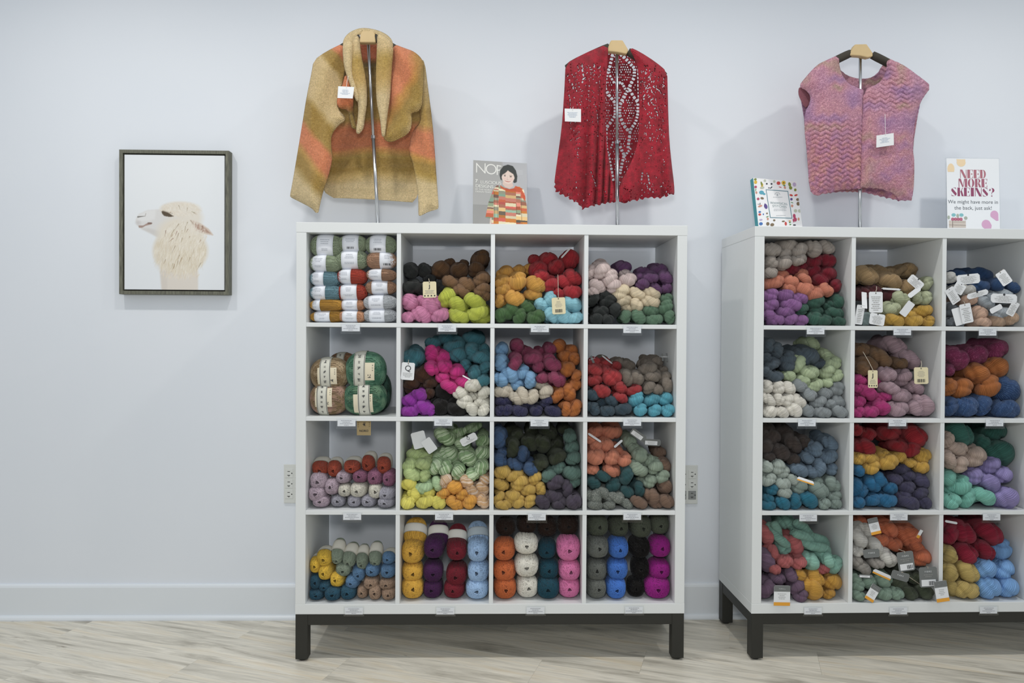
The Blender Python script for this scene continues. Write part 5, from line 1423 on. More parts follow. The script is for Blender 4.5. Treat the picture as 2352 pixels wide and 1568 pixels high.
def bq(x, y, o=0.0006):
    # photograph zoom coordinates -> point on the cover
    M_ = np.array([[1113.0, 135.0], [95.0, 1237.0]])
    u, v = np.linalg.solve(M_, np.array([x - 335.0, y - 205.0]))
    e2 = np.linalg.norm(bBL2 - bTL) / np.linalg.norm(bBL - bTL)
    v = min(v / e2, 0.995); u = min(max(u, 0.004), 0.996)
    return (bTL * (1 - u) + bTR * u) * (1 - v) + (bBL2 * (1 - u) + bBR2 * u) * v + bn * o
def blob(x, y, rx, ry, n=14, o=0.0007, rot=0):
    a = math.radians(rot); out = []
    for t in np.linspace(0, 2 * math.pi, n, endpoint=False):
        dx, dy = rx * math.cos(t), ry * math.sin(t)
        out.append(bq(x + dx * math.cos(a) - dy * math.sin(a), y + dx * math.sin(a) + dy * math.cos(a), o))
    return out
MOT = [('d8b23c', [(395, 320, 40, 48), (560, 400, 26, 50), (1110, 335, 55, 55)]), ('7e8a3a', [(388, 245, 36, 28), (545, 360, 22, 60), (1290, 470, 42, 45), (1265, 380, 36, 60), (1410, 525, 32, 38)]),
       ('b9bfae', [(560, 465, 56, 36), (630, 280, 32, 34), (870, 300, 30, 34), (1510, 1080, 40, 45), (1405, 1075, 44, 44)]), ('2f3440', [(678, 362, 22, 24), (798, 365, 24, 24), (765, 475, 22, 14), (800, 455, 14, 26), (725, 470, 10, 22), (1370, 1440, 40, 18), (510, 880, 8, 28), (480, 890, 40, 5)]),
       ('c24a45', [(978, 345, 50, 46), (1020, 450, 40, 10), (1300, 665, 46, 26), (1425, 665, 46, 24), (500, 1155, 36, 28), (1150, 1400, 30, 50)]), ('b04a68', [(395, 445, 36, 34), (460, 755, 34, 34), (1370, 1210, 36, 60), (1390, 1300, 46, 55), (1345, 1330, 14, 50)]),
       ('57a3b8', [(545, 590, 62, 52), (610, 630, 36, 26)]), ('5b4a8a', [(1305, 770, 32, 34), (650, 950, 42, 68), (630, 890, 12, 22)]), ('c98f7c', [(415, 590, 24, 36), (1140, 460, 26, 40), (510, 940, 56, 26), (1320, 945, 30, 36), (700, 1270, 24, 34), (1480, 1290, 26, 40)]),
       ('4f8a4a', [(400, 520, 10, 36), (1125, 405, 36, 14), (1320, 860, 34, 10), (1255, 1370, 26, 16), (1265, 1425, 26, 16), (690, 1215, 36, 12)]), ('b8a9c9', [(1390, 380, 46, 55), (530, 1290, 40, 22)]),
       ('7a6a52', [(1470, 780, 44, 36), (1480, 890, 46, 50), (560, 740, 44, 30), (700, 1395, 42, 46), (810, 1420, 50, 40), (1090, 1340, 40, 20), (860, 1310, 30, 26), (680, 1130, 22, 22)]), ('3f6fb0', [(530, 1390, 46, 40), (590, 1150, 16, 22), (500, 1090, 34, 24)]), ('e0a050', [(1250, 1335, 30, 14)]),
       ('5c3a1e', [(1112, 338, 18, 18)])]
for hx, bl in MOT:
    for b_ in bl:
        link('motif', quads_mesh('motif', [blob(*b_, o=0.0007 if hx != '5c3a1e' else 0.0009, rot=ra.uniform(-20, 20))]), plain('ink_' + hx, hx, 0.6), fc)
fr = [(650, 508), (1222, 552), (1318, 1275), (755, 1245)]; fi = [(668, 526), (1208, 568), (1300, 1256), (772, 1228)]
link('title_frame', quads_mesh('title_frame', [[bq(*fr[i], 0.0008), bq(*fr[(i + 1) % 4], 0.0008), bq(*fi[(i + 1) % 4], 0.0008), bq(*fi[i], 0.0008)] for i in range(4)]), plain('frame_teal', (92, 132, 146), 0.5), fc)
bxv = le; bzv = (bTL - bBL2) / np.linalg.norm(bTL - bBL2); sb = np.linalg.norm(bTR - bTL) / 1117.0
TV, TF = [], []
for txt, x, y, s_ in [('WHIMSICAL', 985, 905, 76), ('STITCHES', 1000, 985, 76), ('A Modern Makers Book', 1005, 1030, 34), ('of Amigurumi Crochet Patterns', 1010, 1066, 30), ('Lauren Espy', 1030, 1190, 30)][:2]:
    V, F = text_mesh(txt, s_ * sb, bq(x, y, 0.0004), bxv, bzv, bn, 0.0, 'CENTER', 1.12); b_ = len(TV); TV += V; TF += [tuple(i + b_ for i in f) for f in F]
link('lettering', mesh_from('lettering', TV, TF, smooth=False), plain('title_ink', (116, 140, 144), 0.6), fc)
Q = []
for x, y, hwid in [(1005, 1025, 150), (1010, 1060, 160), (1030, 1190, 120), (955, 715, 120)]:
    u = -hwid
    while u < hwid:
        l = ra.uniform(22, 52); Q.append([bq(x + u, y + 6, 0.0008), bq(x + min(u + l * .85, hwid), y + 6, 0.0008), bq(x + min(u + l * .85, hwid), y - 6, 0.0008), bq(x + u, y - 6, 0.0008)]); u += l
for t in np.linspace(math.pi, 2 * math.pi, 10):
    Q.append(blob(945 + 62 * math.cos(t), 645 + 52 * math.sin(t), 9, 9, 6, 0.0008))
Q.append(blob(945, 655, 22, 30, 8, 0.0008))
link('small_print', quads_mesh('small_print', Q), plain('pale_print', (168, 174, 178), 0.6), fc)
# ------------------------------------------------------------------ acrylic sign on the right shelf
def z7(x, y): return 2150 + x / 8.711, 350 + y / 8.711
sTL, sTR = at(*z7(185, 100), 0.300), at(*z7(1270, 118), 0.300)
sBL = np.array([sTL[0], 0.285, ZT + 0.001]); sBR = np.array([sTR[0], 0.285, ZT + 0.001])
sTL[1] = sTR[1] = 0.300; sTR[2] = sTL[2]
sign = empty('sign', ((sTL[0] + sTR[0]) / 2, 0.285, ZT), 'acrylic-framed paper sign reading NEED MORE SKEINS on right shelf top', 'sign')
sn = np.cross(sTR - sTL, sBL - sTL); sn /= np.linalg.norm(sn)
if sn[1] > 0: sn = -sn
MB().slab([sTL, sTR, sBR, sBL], -sn, 0.002).build('holder_back', acr, sign)
MB().box(sBL[0], sBR[0], 0.25, 0.33, ZT, ZT + 0.002).build('holder_foot', acr, sign)
ins = 0.004
sx = (sTR - sTL) / np.linalg.norm(sTR - sTL); sz = (sTL - sBL) / np.linalg.norm(sTL - sBL)
pp = [sTL + sx * ins - sz * ins, sTR - sx * ins - sz * ins, sBR - sx * ins + sz * ins, sBL + sx * ins + sz * ins]
sp2 = MB().slab([p + sn * 0.0012 for p in pp], -sn, 0.0008).build('sign_paper', plain('sign_paper', (236, 239, 242), 0.6), sign)
ssc = np.linalg.norm(sTR - sTL) / 1085.0
def sq(x, y, o=0.0016): return sTL + sx * (x - 185) * ssc - sz * (y - 100) * ssc + sn * o
def arc(cx, cy, rx, ry, a0, a1, n=12): return [(cx + rx * math.cos(t), cy + ry * math.sin(t)) for t in np.linspace(math.radians(a0), math.radians(a1), n)]
crescent = lambda cx, cy, rx, ry, ix, a0=90, a1=-90: arc(cx, cy, rx, ry, a0, a1) + arc(cx, cy, ix, ry * 0.93, a1, a0)
LET = {'N': [[(0, 1), (.36, 1), (1, 0), (.64, 0)], [(.02, 0), (.1, 0), (.1, .78), (.02, .9)], [(.9, 1), (.98, 1), (.98, .12), (.9, .24)]],
       'E': [[(0, 0), (.48, 0), (.48, 1), (0, 1)], [(.54, .95), (.98, 1), (.54, 1)], [(.84, 1), (.98, 1), (.98, .68)], [(.6, .5), (.86, .62), (.86, .38)], [(.54, .05), (.54, 0), (.98, 0)], [(.84, 0), (.98, .32), (.98, 0)]],
       'D': [[(0, 0), (.42, 0), (.42, 1), (0, 1)], crescent(.48, .5, .52, .5, .2)],
       'M': [[(0, 0), (.08, 0), (.08, .8), (0, .95)], [(0, 1), (.26, 1), (.56, .05), (.44, 0)], [(.5, .05), (.57, .1), (.70, .9), (.66, 1)], [(.72, 0), (1, 0), (1, 1), (.72, 1)]],
       'O': [crescent(.54, .5, .46, .5, .14), crescent(.46, .5, -.46, .5, -.14)],
       'R': [[(0, 0), (.42, 0), (.42, 1), (0, 1)], crescent(.47, .75, .45, .25, .16), [(.48, .46), (.74, .5), (1.04, 0), (.72, 0)]],
       'S': [[(.04, .74), (.2, .94), (.96, .34), (.94, .18), (.78, .04), (.1, .58)], [(.3, .97), (.6, 1), (.86, .98), (.92, .66), (.84, .88), (.6, .95)], [(.7, .03), (.4, 0), (.1, .02), (.04, .36), (.14, .12), (.4, .05)]],
       'K': [[(0, 0), (.42, 0), (.42, 1), (0, 1)], [(.48, .5), (.86, 1), (.96, 1), (.54, .46)], [(.5, .56), (.72, .68), (1.06, 0), (.72, 0)]],
       'I': [[(.1, 0), (.9, 0), (.9, 1), (.1, 1)]],
       '?': [crescent(.45, .72, .52, .28, .16), [(.02, .7), (.2, .92), (.36, .8), (.22, .62)], [(.44, .42), (.56, .42), (.5, .16)], arc(.5, .06, .12, .07, 0, 360, 10)]}
def word(txt, x0, x1, y0, y1):
    wid = {'M': 1.25, 'I': 0.55, 'N': 1.0, 'O': 0.95}
    ws = [wid.get(c, 0.85) for c in txt]; gap = 0.10
    k = (x1 - x0) / (sum(ws) + gap * (len(txt) - 1)); x = x0; out = []
    for c, w_ in zip(txt, ws):
        for poly in LET[c]: out.append([sq(x + px * w_ * k, y1 - py * (y1 - y0)) for px, py in poly])
        x += (w_ + gap) * k
    return out
link('lettering', quads_mesh('lettering', word('NEED', 468, 985, 340, 510)), plain('rose_ink', (176, 112, 124), 0.6), sp2)
link('lettering', quads_mesh('lettering', word('MORE', 438, 1012, 520, 688)), plain('rose_ink2', (166, 98, 118), 0.6), sp2)
link('lettering', quads_mesh('lettering', word('SKEINS?', 285, 1155, 698, 868)), plain('plum_ink', (146, 72, 104), 0.6), sp2)
TV, TF = [], []
for txt, x, y, s_ in [('We might have more in', 722, 1012, 102), ('the back, just ask!', 722, 1132, 102)]:
    V, F = text_mesh(txt, s_ * ssc, sq(x, y, 0.0010), sx, sz, sn, 0.0, 'CENTER', 1.02); b_ = len(TV); TV += V; TF += [tuple(i + b_ for i in f) for f in F]
link('lettering', mesh_from('lettering', TV, TF, smooth=False), plain('sign_ink', (92, 98, 106), 0.6), sp2)
def spoly(name, polys, col): link(name, quads_mesh(name, [[sq(x, y) for x, y in p] for p in polys]), plain('sign_' + name, col, 0.6), sp2)
spoly('shell', [arc(290, 330, 70, 110, 150, 390, 14) + [(370, 385), (225, 388)], arc(495, 200, 90, 82, -20, 200, 14) + [(400, 135), (580, 135)]], (238, 214, 176))
spoly('heart', [arc(1142, 1230, 80, 84, 150, 370, 14)[::1] + [(1222, 1345), (1180, 1350)], arc(975, 1420, 90, 90, 110, 330, 14) + [(1085, 1440), (1075, 1500), (940, 1505)]], (214, 168, 200))
spoly('basket', [[(232, 1350), (570, 1350), (570, 1492), (232, 1492)]], (206, 196, 186))
spoly('basket_slats', [[(315, 1378), (560, 1378), (560, 1384), (315, 1384)], [(232, 1432), (570, 1440), (570, 1448), (232, 1440)], [(300, 1360), (312, 1360), (312, 1490), (300, 1490)]], (150, 132, 124))
spoly('yarn_pink', [arc(x, 1325, 34, 34, 0, 360, 12) for x in (310, 365, 420, 475)], (186, 108, 132))
spoly('yarn_teal', [arc(x, 1240, 44, 34, 0, 360, 12) for x in (330, 485)], (132, 190, 196))
spoly('leaves', [arc(230, 1290, 26, 40, 0, 360, 10), arc(570, 1300, 36, 36, 0, 360, 10), arc(410, 1255, 28, 40, 0, 360, 10)], (168, 178, 166))

# ------------------------------------------------------------------ garments on small display stands
def atv(PX, PY, Yv):
    d = FW[None] + RT[None] * ((PX - 1176.0) / FPX)[:, None] - UP[None] * ((PY - 784.0) / FPX)[:, None]
    t = (Yv - CAM[1]) / d[:, 1]
    return CAM[None] + d * t[:, None]
def vnoise(x, y, seed, sc):
    rg = np.random.RandomState(seed); G = rg.rand(64, 64)
    u, v = np.asarray(x) / sc, np.asarray(y) / sc
    i, j = np.floor(u).astype(int), np.floor(v).astype(int); fu, fv = u - i, v - j
    fu, fv = fu * fu * (3 - 2 * fu), fv * fv * (3 - 2 * fv)
    g = lambda a, b_: G[a % 64, b_ % 64]
    return (g(i, j) * (1 - fu) + g(i + 1, j) * fu) * (1 - fv) + (g(i, j + 1) * (1 - fu) + g(i + 1, j + 1) * fu) * fv
def smooth_poly(pts, it=2):
    P = np.asarray(pts, float)
    for _ in range(it):
        Q = 0.75 * P + 0.25 * np.roll(P, -1, 0); R_ = 0.25 * P + 0.75 * np.roll(P, -1, 0)
        P = np.stack([Q, R_], 1).reshape(-1, 2)
    return P
def cloth(name, poly, zoom, cell, yfun, cfun, parent, mat, holes=None, thick=0.005, smooth=2, gain=1.22):
    """a piece of knitting: outline filled with a fine grid, depth and colour by functions of place"""
    x0, y0, s = zoom
    P = smooth_poly(poly, smooth) if smooth else np.asarray(poly, float)
    mn, mx = P.min(0) - cell, P.max(0) + cell
    nx, ny = int((mx[0] - mn[0]) / cell) + 1, int((mx[1] - mn[1]) / cell) + 1
    gx = mn[0] + np.arange(nx + 1) * cell; gy = mn[1] + np.arange(ny + 1) * cell
    CX, CY = np.meshgrid(gx[:-1] + cell / 2, gy[:-1] + cell / 2)
    keep = pip(P, CX, CY)
    full = keep.copy()
    if holes is not None:
        for (hx, hy, rx, ry, rot) in holes:
            i0, i1 = int((hx - max(rx, ry) - mn[0]) / cell) - 1, int((hx + max(rx, ry) - mn[0]) / cell) + 2
            j0, j1 = int((hy - max(rx, ry) - mn[1]) / cell) - 1, int((hy + max(rx, ry) - mn[1]) / cell) + 2
            i0, j0 = max(i0, 0), max(j0, 0)
            if i1 <= i0 or j1 <= j0: continue
            c, q = math.cos(rot), math.sin(rot)
            dx, dy = CX[j0:j1, i0:i1] - hx, CY[j0:j1, i0:i1] - hy
            keep[j0:j1, i0:i1] &= ((((dx * c + dy * q) / rx) ** 4 + ((-dx * q + dy * c) / ry) ** 4) > 1)
    J, I = np.nonzero(keep)
    vid = -np.ones((ny + 1, nx + 1), int)
    cnt = np.zeros((ny + 1, nx + 1), int)
    for a, b_ in ((0, 0), (0, 1), (1, 1), (1, 0)):
        np.add.at(cnt, (np.nonzero(full)[0] + a, np.nonzero(full)[1] + b_), 1)
    used = np.zeros((ny + 1, nx + 1), bool)
    for a, b_ in ((0, 0), (0, 1), (1, 1), (1, 0)): used[J + a, I + b_] = True
    vj, vi = np.nonzero(used); vid[vj, vi] = np.arange(len(vj))
    X, Y = gx[vi].astype(float), gy[vj].astype(float)
    # distance to outline
    A, B = P, np.roll(P, -1, 0)
    best = np.full(len(X), 1e9); bx, by = X.copy(), Y.copy()
    for (ax, ay), (ex_, ey) in zip(A, B):
        dx, dy = ex_ - ax, ey - ay; t = np.clip(((X - ax) * dx + (Y - ay) * dy) / (dx * dx + dy * dy + 1e-9), 0, 1)
        qx, qy = ax + t * dx, ay + t * dy; d = np.hypot(X - qx, Y - qy)
        m = d < best; best[m] = d[m]; bx[m] = qx[m]; by[m] = qy[m]
    edge = (cnt[vj, vi] < 4) & (best < cell * 1.6)
    X[edge] = bx[edge]; Y[edge] = by[edge]; best[edge] = 0
    Yw = yfun(X, Y, best)
    PW_ = atv(x0 + X / s, y0 + Y / s, Yw)
    F = np.stack([vid[J + 1, I], vid[J + 1, I + 1], vid[J, I + 1], vid[J, I]], 1)
    col = np.clip(linarr(np.clip(cfun(X, Y), 0, 255)) * gain, 0, 0.9)
    me = mesh_from(name, PW_, F, uv=np.stack([PW_[:, 0], PW_[:, 2]], 1), cols=col)
    o = link(name, me, mat, parent)
    if thick:
        m = o.modifiers.new('thickness', 'SOLIDIFY'); m.thickness = thick; m.offset = 0
    return o
def bands(s, stops):
    """colour along s through stops [(s, rgb), ...]"""
    xs = [a for a, _ in stops]; out = np.stack([np.interp(s, xs, [c[k] for _, c in stops]) for k in range(3)], -1)
    return out
chrome = plain('chrome', (196, 199, 202), 0.28, metal=1.0)
woodm = plain('pale_beech', (202, 176, 128), 0.45, noise=0.06, nscale=40)
foamm = plain('dark_foam', (62, 58, 50), 0.85, noise=0.1, nscale=200)
def stand(label, top_px, bot_px, block, armL, armR, Yp=0.205, Yb=0.19):
    """pole from the shelf top, wooden hanger block, padded arms; block/arms in photo pixels"""
    t = at(*top_px, Yp); b_ = at(*bot_px, Yp); base = drop(t, b_, ZT)
    root = empty('garment_stand', (base[0], Yp, ZT), label, 'stand', 'garment display stands')
    MB().tube([(base[0], Yp, ZT), (base[0], Yp, ZT + 0.004), (base[0], Yp, ZT + 0.009)], [0.075, 0.075, 0.02], 32).build('base', chrome, root)
    mid = (t + base) / 2
    MB().tube([base + np.array([0, 0, 0.004]), mid], 0.0072, 14).build('lower_pole', chrome, root, smooth=True)
    MB().tube([mid - (mid - base) * 0.02, t + (t - base) * 0.03], 0.0058, 14).build('upper_pole', chrome, root, smooth=True)
    MB().tube([mid - np.array([0, 0, 0.006]), mid + np.array([0, 0, 0.006])], 0.009, 14).build('collar', chrome, root)
    bk = [at(x, y, Yb - 0.012) for x, y in block]
    MB().slab(bk, (0, 1, 0), 0.026).build('hanger_block', woodm, root, bevel=0.004)
    for arm in (armL, armR):
        pts = [at(x, y, Yb + 0.004) for x, y in arm]
        P = [pts[0] + (pts[-1] - pts[0]) * k / 8 - np.array([0, 0, 0.010 * (k / 8) ** 2]) for k in range(9)]
        MB().tube(P, [0.015, 0.016, 0.016, 0.016, 0.016, 0.016, 0.016, 0.015, 0.010], 14).build('padded_arm', foamm, root, smooth=True)
    return root
def paper_tag(parent, quad_px, Y, string_px=None):
    q = [at(x, y, Y) for x, y in quad_px]
    t = MB().slab(q, (0, 1, 0), 0.0008).build('price_tag', white_card, parent)
    t['label'] = 'white paper price tag'
    L_ = lambda u, v: (q[0] * (1 - u) + q[1] * u) * (1 - v) + (q[3] * (1 - u) + q[2] * u) * v + np.array([0, -0.0007, 0])
    Q = [[L_(u0, 1 - v0), L_(u1, 1 - v0), L_(u1, 1 - v1), L_(u0, 1 - v1)] for u0, u1, v0, v1 in word_bars(rt, .15, .8, .3, .75, 5, 0.35)]
    link('print', quads_mesh('print', Q), plain('pale_blue_ink', (172, 186, 204), 0.8), t)
    if string_px:
        MB().tube([at(x, y, Y - 0.001) for x, y in string_px], 0.0009, 5).build('tag_string', plain('white_string', (225, 225, 225), 0.8), t)
    return t
# --- cardigan
Z1 = (640, 40, 3.267)
px1 = lambda pts: [(640 + x / 3.267, 40 + y / 3.267) for x, y in pts]
stand('chrome stand with wooden hanger block under the tan cardigan', (846, 100), (868, 512), px1([(605, 188), (612, 120), (630, 98), (708, 98), (722, 120), (728, 188)]),
      px1([(612, 150), (300, 330)]), px1([(722, 150), (1050, 330)]))
TAN, OLV, COR, LTN, DRK = (204, 179, 132), (162, 132, 70), (208, 130, 92), (208, 186, 142), (112, 92, 52)
knit1 = vcol_mat('chunky_knit', 0.95, dict(cols=150, rows=200, bump=0.8, rib=0.6, nscale=25))
card = empty('cardigan', (at(855, 512, 0.2)[0], 0.2, ZT + 0.04), 'tan, olive and coral striped open-front knit cardigan on hanger', 'cardigan')
def nz(X, Y, k=9, sc=60): return vnoise(X + 900, Y + 900, k, sc)
def shade(c, X, Y, a=10): return c + (vnoise(X + 500, Y + 500, 3, 9)[:, None] - 0.5) * 2 * a
cloth('back_panel', [(300, 330), (480, 215), (600, 190), (740, 190), (860, 215), (1060, 340), (1080, 760), (1066, 1392), (900, 1380), (600, 1358), (300, 1350), (250, 800)], Z1, 6,
      lambda X, Y, d: 0.262 + 0.010 * np.sin(X / 55.0) * np.clip((Y - 300) / 900, 0, 1) + 0.0035 * np.abs(np.sin(Y / 24.0)),
      lambda X, Y: shade(bands(Y + 14 * np.sin(X / 90) + 0.02 * X, [(200, (176, 100, 70)), (330, (186, 106, 74)), (380, DRK), (560, (140, 116, 66)), (780, (168, 138, 78)), (840, COR), (985, COR), (1015, (206, 150, 92)), (1060, (176, 146, 78)), (1075, OLV), (1150, OLV), (1200, (196, 166, 106)), (1260, LTN), (1500, LTN)]), X, Y), card, knit1)
def sL(X, Y): return 0.9 * (500 - X) + 0.75 * (Y - 200) + 26 * (nz(X, Y) - .5)
SL = [(0, COR), (90, COR), (130, OLV), (205, OLV), (250, TAN), (520, TAN), (575, OLV), (700, OLV), (745, COR), (850, COR), (900, (190, 150, 84)), (940, OLV), (1000, OLV), (1070, LTN), (1400, LTN)]
cloth('front_panel', [(268, 325), (360, 260), (490, 195), (500, 300), (490, 440), (448, 600), (440, 690), (492, 740), (495, 775), (448, 800), (400, 868), (386, 930), (400, 1050), (380, 1150), (330, 1300), (306, 1400), (292, 1470), (286, 1468), (250, 1425), (160, 1380), (98, 1348), (90, 1338), (104, 1270), (150, 1000), (190, 760), (215, 600), (250, 430)], Z1, 6,
      lambda X, Y, d: 0.165 - 0.030 * (1 - np.exp(-d / 45.0)) + 0.010 * np.sin((X + 0.35 * Y) / 42.0) + 0.05 * np.clip((250 - X) / 160, 0, 1),
      lambda X, Y: shade(bands(sL(X, Y), SL), X, Y), card, knit1, thick=0.007, smooth=1)
cloth('front_panel', [(856, 200), (940, 235), (1020, 262), (1086, 330), (1088, 420), (1078, 560), (1068, 700), (985, 712), (998, 770), (985, 862), (900, 910), (832, 936), (785, 905), (800, 780), (832, 600), (846, 400)], Z1, 6,
      lambda X, Y, d: 0.150 - 0.032 * (1 - np.exp(-d / 40.0)) + 0.009 * np.sin((X - 0.5 * Y) / 34.0),
      lambda X, Y: shade(bands((X - 856) * 0.8 + np.clip(Y - 430, 0, 400) * 0.52 + 30 * (nz(X, Y) - .5), [(0, COR), (95, COR), (140, (190, 138, 72)), (185, OLV), (250, (176, 146, 80)), (330, TAN), (500, TAN)]), X, Y), card, knit1, thick=0.007)
cloth('front_panel', [(1060, 330), (1090, 325), (1115, 520), (1150, 800), (1166, 1000), (1180, 1200), (1194, 1370), (1198, 1428), (1190, 1436), (1130, 1450), (1064, 1484), (1055, 1486), (1054, 1440), (1052, 1330), (1020, 1120), (982, 1010), (990, 930), (1010, 850), (1072, 785), (1060, 720), (1075, 600), (1078, 430)], Z1, 6,
      lambda X, Y, d: 0.185 - 0.026 * (1 - np.exp(-d / 35.0)) + 0.010 * np.sin((X - 0.2 * Y) / 26.0),
      lambda X, Y: shade(bands(Y - 0.25 * (X - 1000) + 20 * (nz(X, Y) - .5), [(300, (186, 158, 100)), (480, TAN), (620, (190, 160, 100)), (680, OLV), (780, (186, 150, 84)), (850, COR), (1000, COR), (1040, (196, 150, 80)), (1080, OLV), (1160, (176, 146, 78)), (1230, LTN), (1500, LTN)]), X, Y), card, knit1, thick=0.007, smooth=1)
# inside of the folded left front
cloth('front_fold', [(505, 420), (550, 470), (560, 600), (552, 700), (575, 800), (600, 868), (640, 800), (560, 850), (535, 760), (525, 690), (455, 680), (440, 640), (446, 600), (480, 520)], Z1, 5,
      lambda X, Y, d: 0.150 - 0.018 * (1 - np.exp(-d / 20.0)), lambda X, Y: shade(bands(Y, [(420, COR), (650, (206, 122, 80)), (720, (132, 108, 58)), (880, (150, 124, 70))]), X, Y), card, knit1, thick=0.006, smooth=1)
def collar_col(X, Y): return shade(bands(Y + 60 * (nz(X, Y, 5, 90) - .5), [(80, LTN), (240, TAN), (330, (176, 146, 78)), (480, (190, 158, 96)), (600, LTN), (900, LTN)]), X, Y)
cloth('collar', [(486, 210), (492, 165), (530, 120), (590, 92), (640, 84), (700, 92), (760, 108), (820, 140), (856, 186), (855, 260), (842, 330), (842, 235), (800, 175), (745, 135), (690, 112), (630, 108), (590, 150), (560, 190), (552, 260), (545, 330), (500, 380), (490, 300)], Z1, 5,
      lambda X, Y, d: 0.205 - 0.05 * np.clip((Y - 90) / 160, 0, 1) - 0.012 * (1 - np.exp(-d / 20.0)), collar_col, card, knit1, thick=0.008)
cloth('collar', [(555, 180), (596, 132), (606, 210), (618, 300), (655, 480), (660, 640), (640, 760), (634, 830), (600, 872), (585, 860), (600, 760), (606, 660), (575, 540), (540, 440), (545, 330), (548, 250)], Z1, 5,
      lambda X, Y, d: 0.135 - 0.024 * (1 - np.exp(-d / 22.0)), collar_col, card, knit1, thick=0.008)
cloth('collar', [(486, 200), (530, 180), (556, 200), (548, 300), (545, 420), (580, 520), (600, 600), (592, 640), (560, 560), (525, 460), (498, 380), (488, 290)], Z1, 5,
      lambda X, Y, d: 0.125 - 0.020 * (1 - np.exp(-d / 22.0)), lambda X, Y: shade(bands(X, [(480, LTN), (600, LTN)]), X, Y), card, knit1, thick=0.008)
cloth('collar', [(745, 118), (800, 150), (850, 190), (856, 260), (842, 400), (832, 600), (812, 720), (800, 830), (790, 905), (778, 880), (768, 760), (742, 650), (735, 500), (738, 350), (744, 220)], Z1, 5,
      lambda X, Y, d: 0.120 - 0.024 * (1 - np.exp(-d / 25.0)), collar_col, card, knit1, thick=0.008)
paper_tag(card, px1([(447, 516), (567, 522), (556, 608), (441, 604)]), 0.100, px1([(507, 530), (512, 490), (522, 440)]))
# --- red lace shawl
Z2 = (1240, 60, 3.408)
px2 = lambda pts: [(1240 + x / 3.408, 60 + y / 3.408) for x, y in pts]
stand('chrome stand with wooden hanger block under the red lace wrap', (1417, 120), (1418, 514), px2([(532, 196), (534, 158), (558, 108), (648, 108), (690, 178), (694, 190), (680, 218), (610, 204)]),
      px2([(540, 165), (205, 305)]), px2([(690, 200), (985, 368)]))
RED, DRD = (172, 16, 42), (128, 10, 30)
knit2 = vcol_mat('crochet_red', 0.9, dict(cols=190, rows=190, bump=1.0, rib=1.0, nscale=40))
shawl = empty('lace_wrap', (at(1418, 512, 0.2)[0], 0.2, ZT + 0.05), 'red crocheted lace wrap on hanger', 'wrap')
rh = random.Random(4)
def redc(X, Y): return np.array(RED, float)[None] + (vnoise(X + 400, Y + 400, 6, 26)[:, None] - 0.5) * np.array([46, 10, 16]) + (vnoise(X + 400, Y, 7, 6)[:, None] - .5) * np.array([30, 6, 10])
def small_holes(n, x0, x1, y0, y1, rmin=2.6, rmax=4.6):
    return [(rh.uniform(x0, x1), rh.uniform(y0, y1), rh.uniform(rmin, rmax), rh.uniform(rmin, rmax) * 1.7, rh.uniform(-.3, .3)) for _ in range(n)]
def ladder(pts, step, rx, ry):
    out = []
    P = [np.array(p, float) for p in pts]
    for a, b_ in zip(P[:-1], P[1:]):
        l = np.linalg.norm(b_ - a); n = max(1, int(round(l / step)))
        for k in range(n):
            q = a + (b_ - a) * ((k + .5) / n); t = math.atan2(b_[1] - a[1], b_[0] - a[0])
            out.append((q[0], q[1], ry * 0.5 * l / n / ry * 0.78 if False else l / n * 0.38, rx * 0.40, t))
    return out
hb = []
hb += ladder([(570, 215), (545, 330), (518, 400), (508, 480), (535, 530), (590, 605), (588, 700), (560, 745), (520, 795), (516, 880), (520, 950), (545, 1050), (560, 1130), (575, 1215)], 27, 34, 20)
hb += ladder([(628, 215), (690, 275), (742, 330), (738, 400), (700, 480), (665, 540), (625, 620), (622, 690), (655, 775), (695, 822)], 27, 36, 20)
hb += ladder([(700, 490), (730, 545), (766, 600), (768, 680), (750, 750), (708, 815), (700, 880), (690, 960)], 27, 32, 20)
hb += ladder([(545, 380), (585, 450), (640, 440), (672, 500)], 27, 28, 20)
hb += ladder([(625, 935), (660, 1010), (640, 1090), (625, 1160)], 27, 32, 20) + ladder([(575, 900), (555, 960)], 24, 22, 18) + ladder([(715, 950), (660, 1020)], 24, 26, 18)
hb += ladder([(765, 330), (768, 480), (770, 590)], 30, 16, 16)
lad = np.array([(h[0], h[1]) for h in hb])
for yy in range(220, 1250, 20):
    for xx in range(500, 790, 17):
        if np.hypot(lad[:, 0] - xx - 4, lad[:, 1] - yy).min() > 23 and rh.random() < (0.8 if yy < 900 else 0.55): hb.append((xx + (yy // 20 % 2) * 8 + rh.uniform(-2, 2), yy + rh.uniform(-2, 2), 4.4, 6.4, rh.uniform(-.3, .3)))
cloth('back_panel', [(500, 195), (560, 175), (640, 175), (720, 215), (800, 300), (820, 900), (760, 1180), (700, 1372), (660, 1390), (610, 1365), (560, 1392), (520, 1200), (470, 900), (470, 400)], Z2, 3.3,
      lambda X, Y, d: 0.250 + 0.006 * np.sin(X / 30.0) + 0.004 * np.sin(Y / 18.0), redc, shawl, knit2, hb, thick=0.004)
def scallop(pts, step=34, amp=11):
    out = []
    for a, b_ in zip(pts[:-1], pts[1:]):
        a, b_ = np.array(a, float), np.array(b_, float); l = np.linalg.norm(b_ - a); n = max(1, int(l / step))
        nn = np.array([-(b_ - a)[1], (b_ - a)[0]]) / l
        for k in range(n * 6):
            t = k / (n * 6); out.append(tuple(a + (b_ - a) * t + nn * amp * abs(math.sin(math.pi * t * n)) * -1))
    return out
hl = small_holes(190, 210, 505, 290, 620) + small_holes(110, 230, 500, 620, 900) + small_holes(60, 200, 560, 900, 1230, 2.4, 4) + small_holes(60, 130, 560, 1240, 1400, 2.6, 4.6)
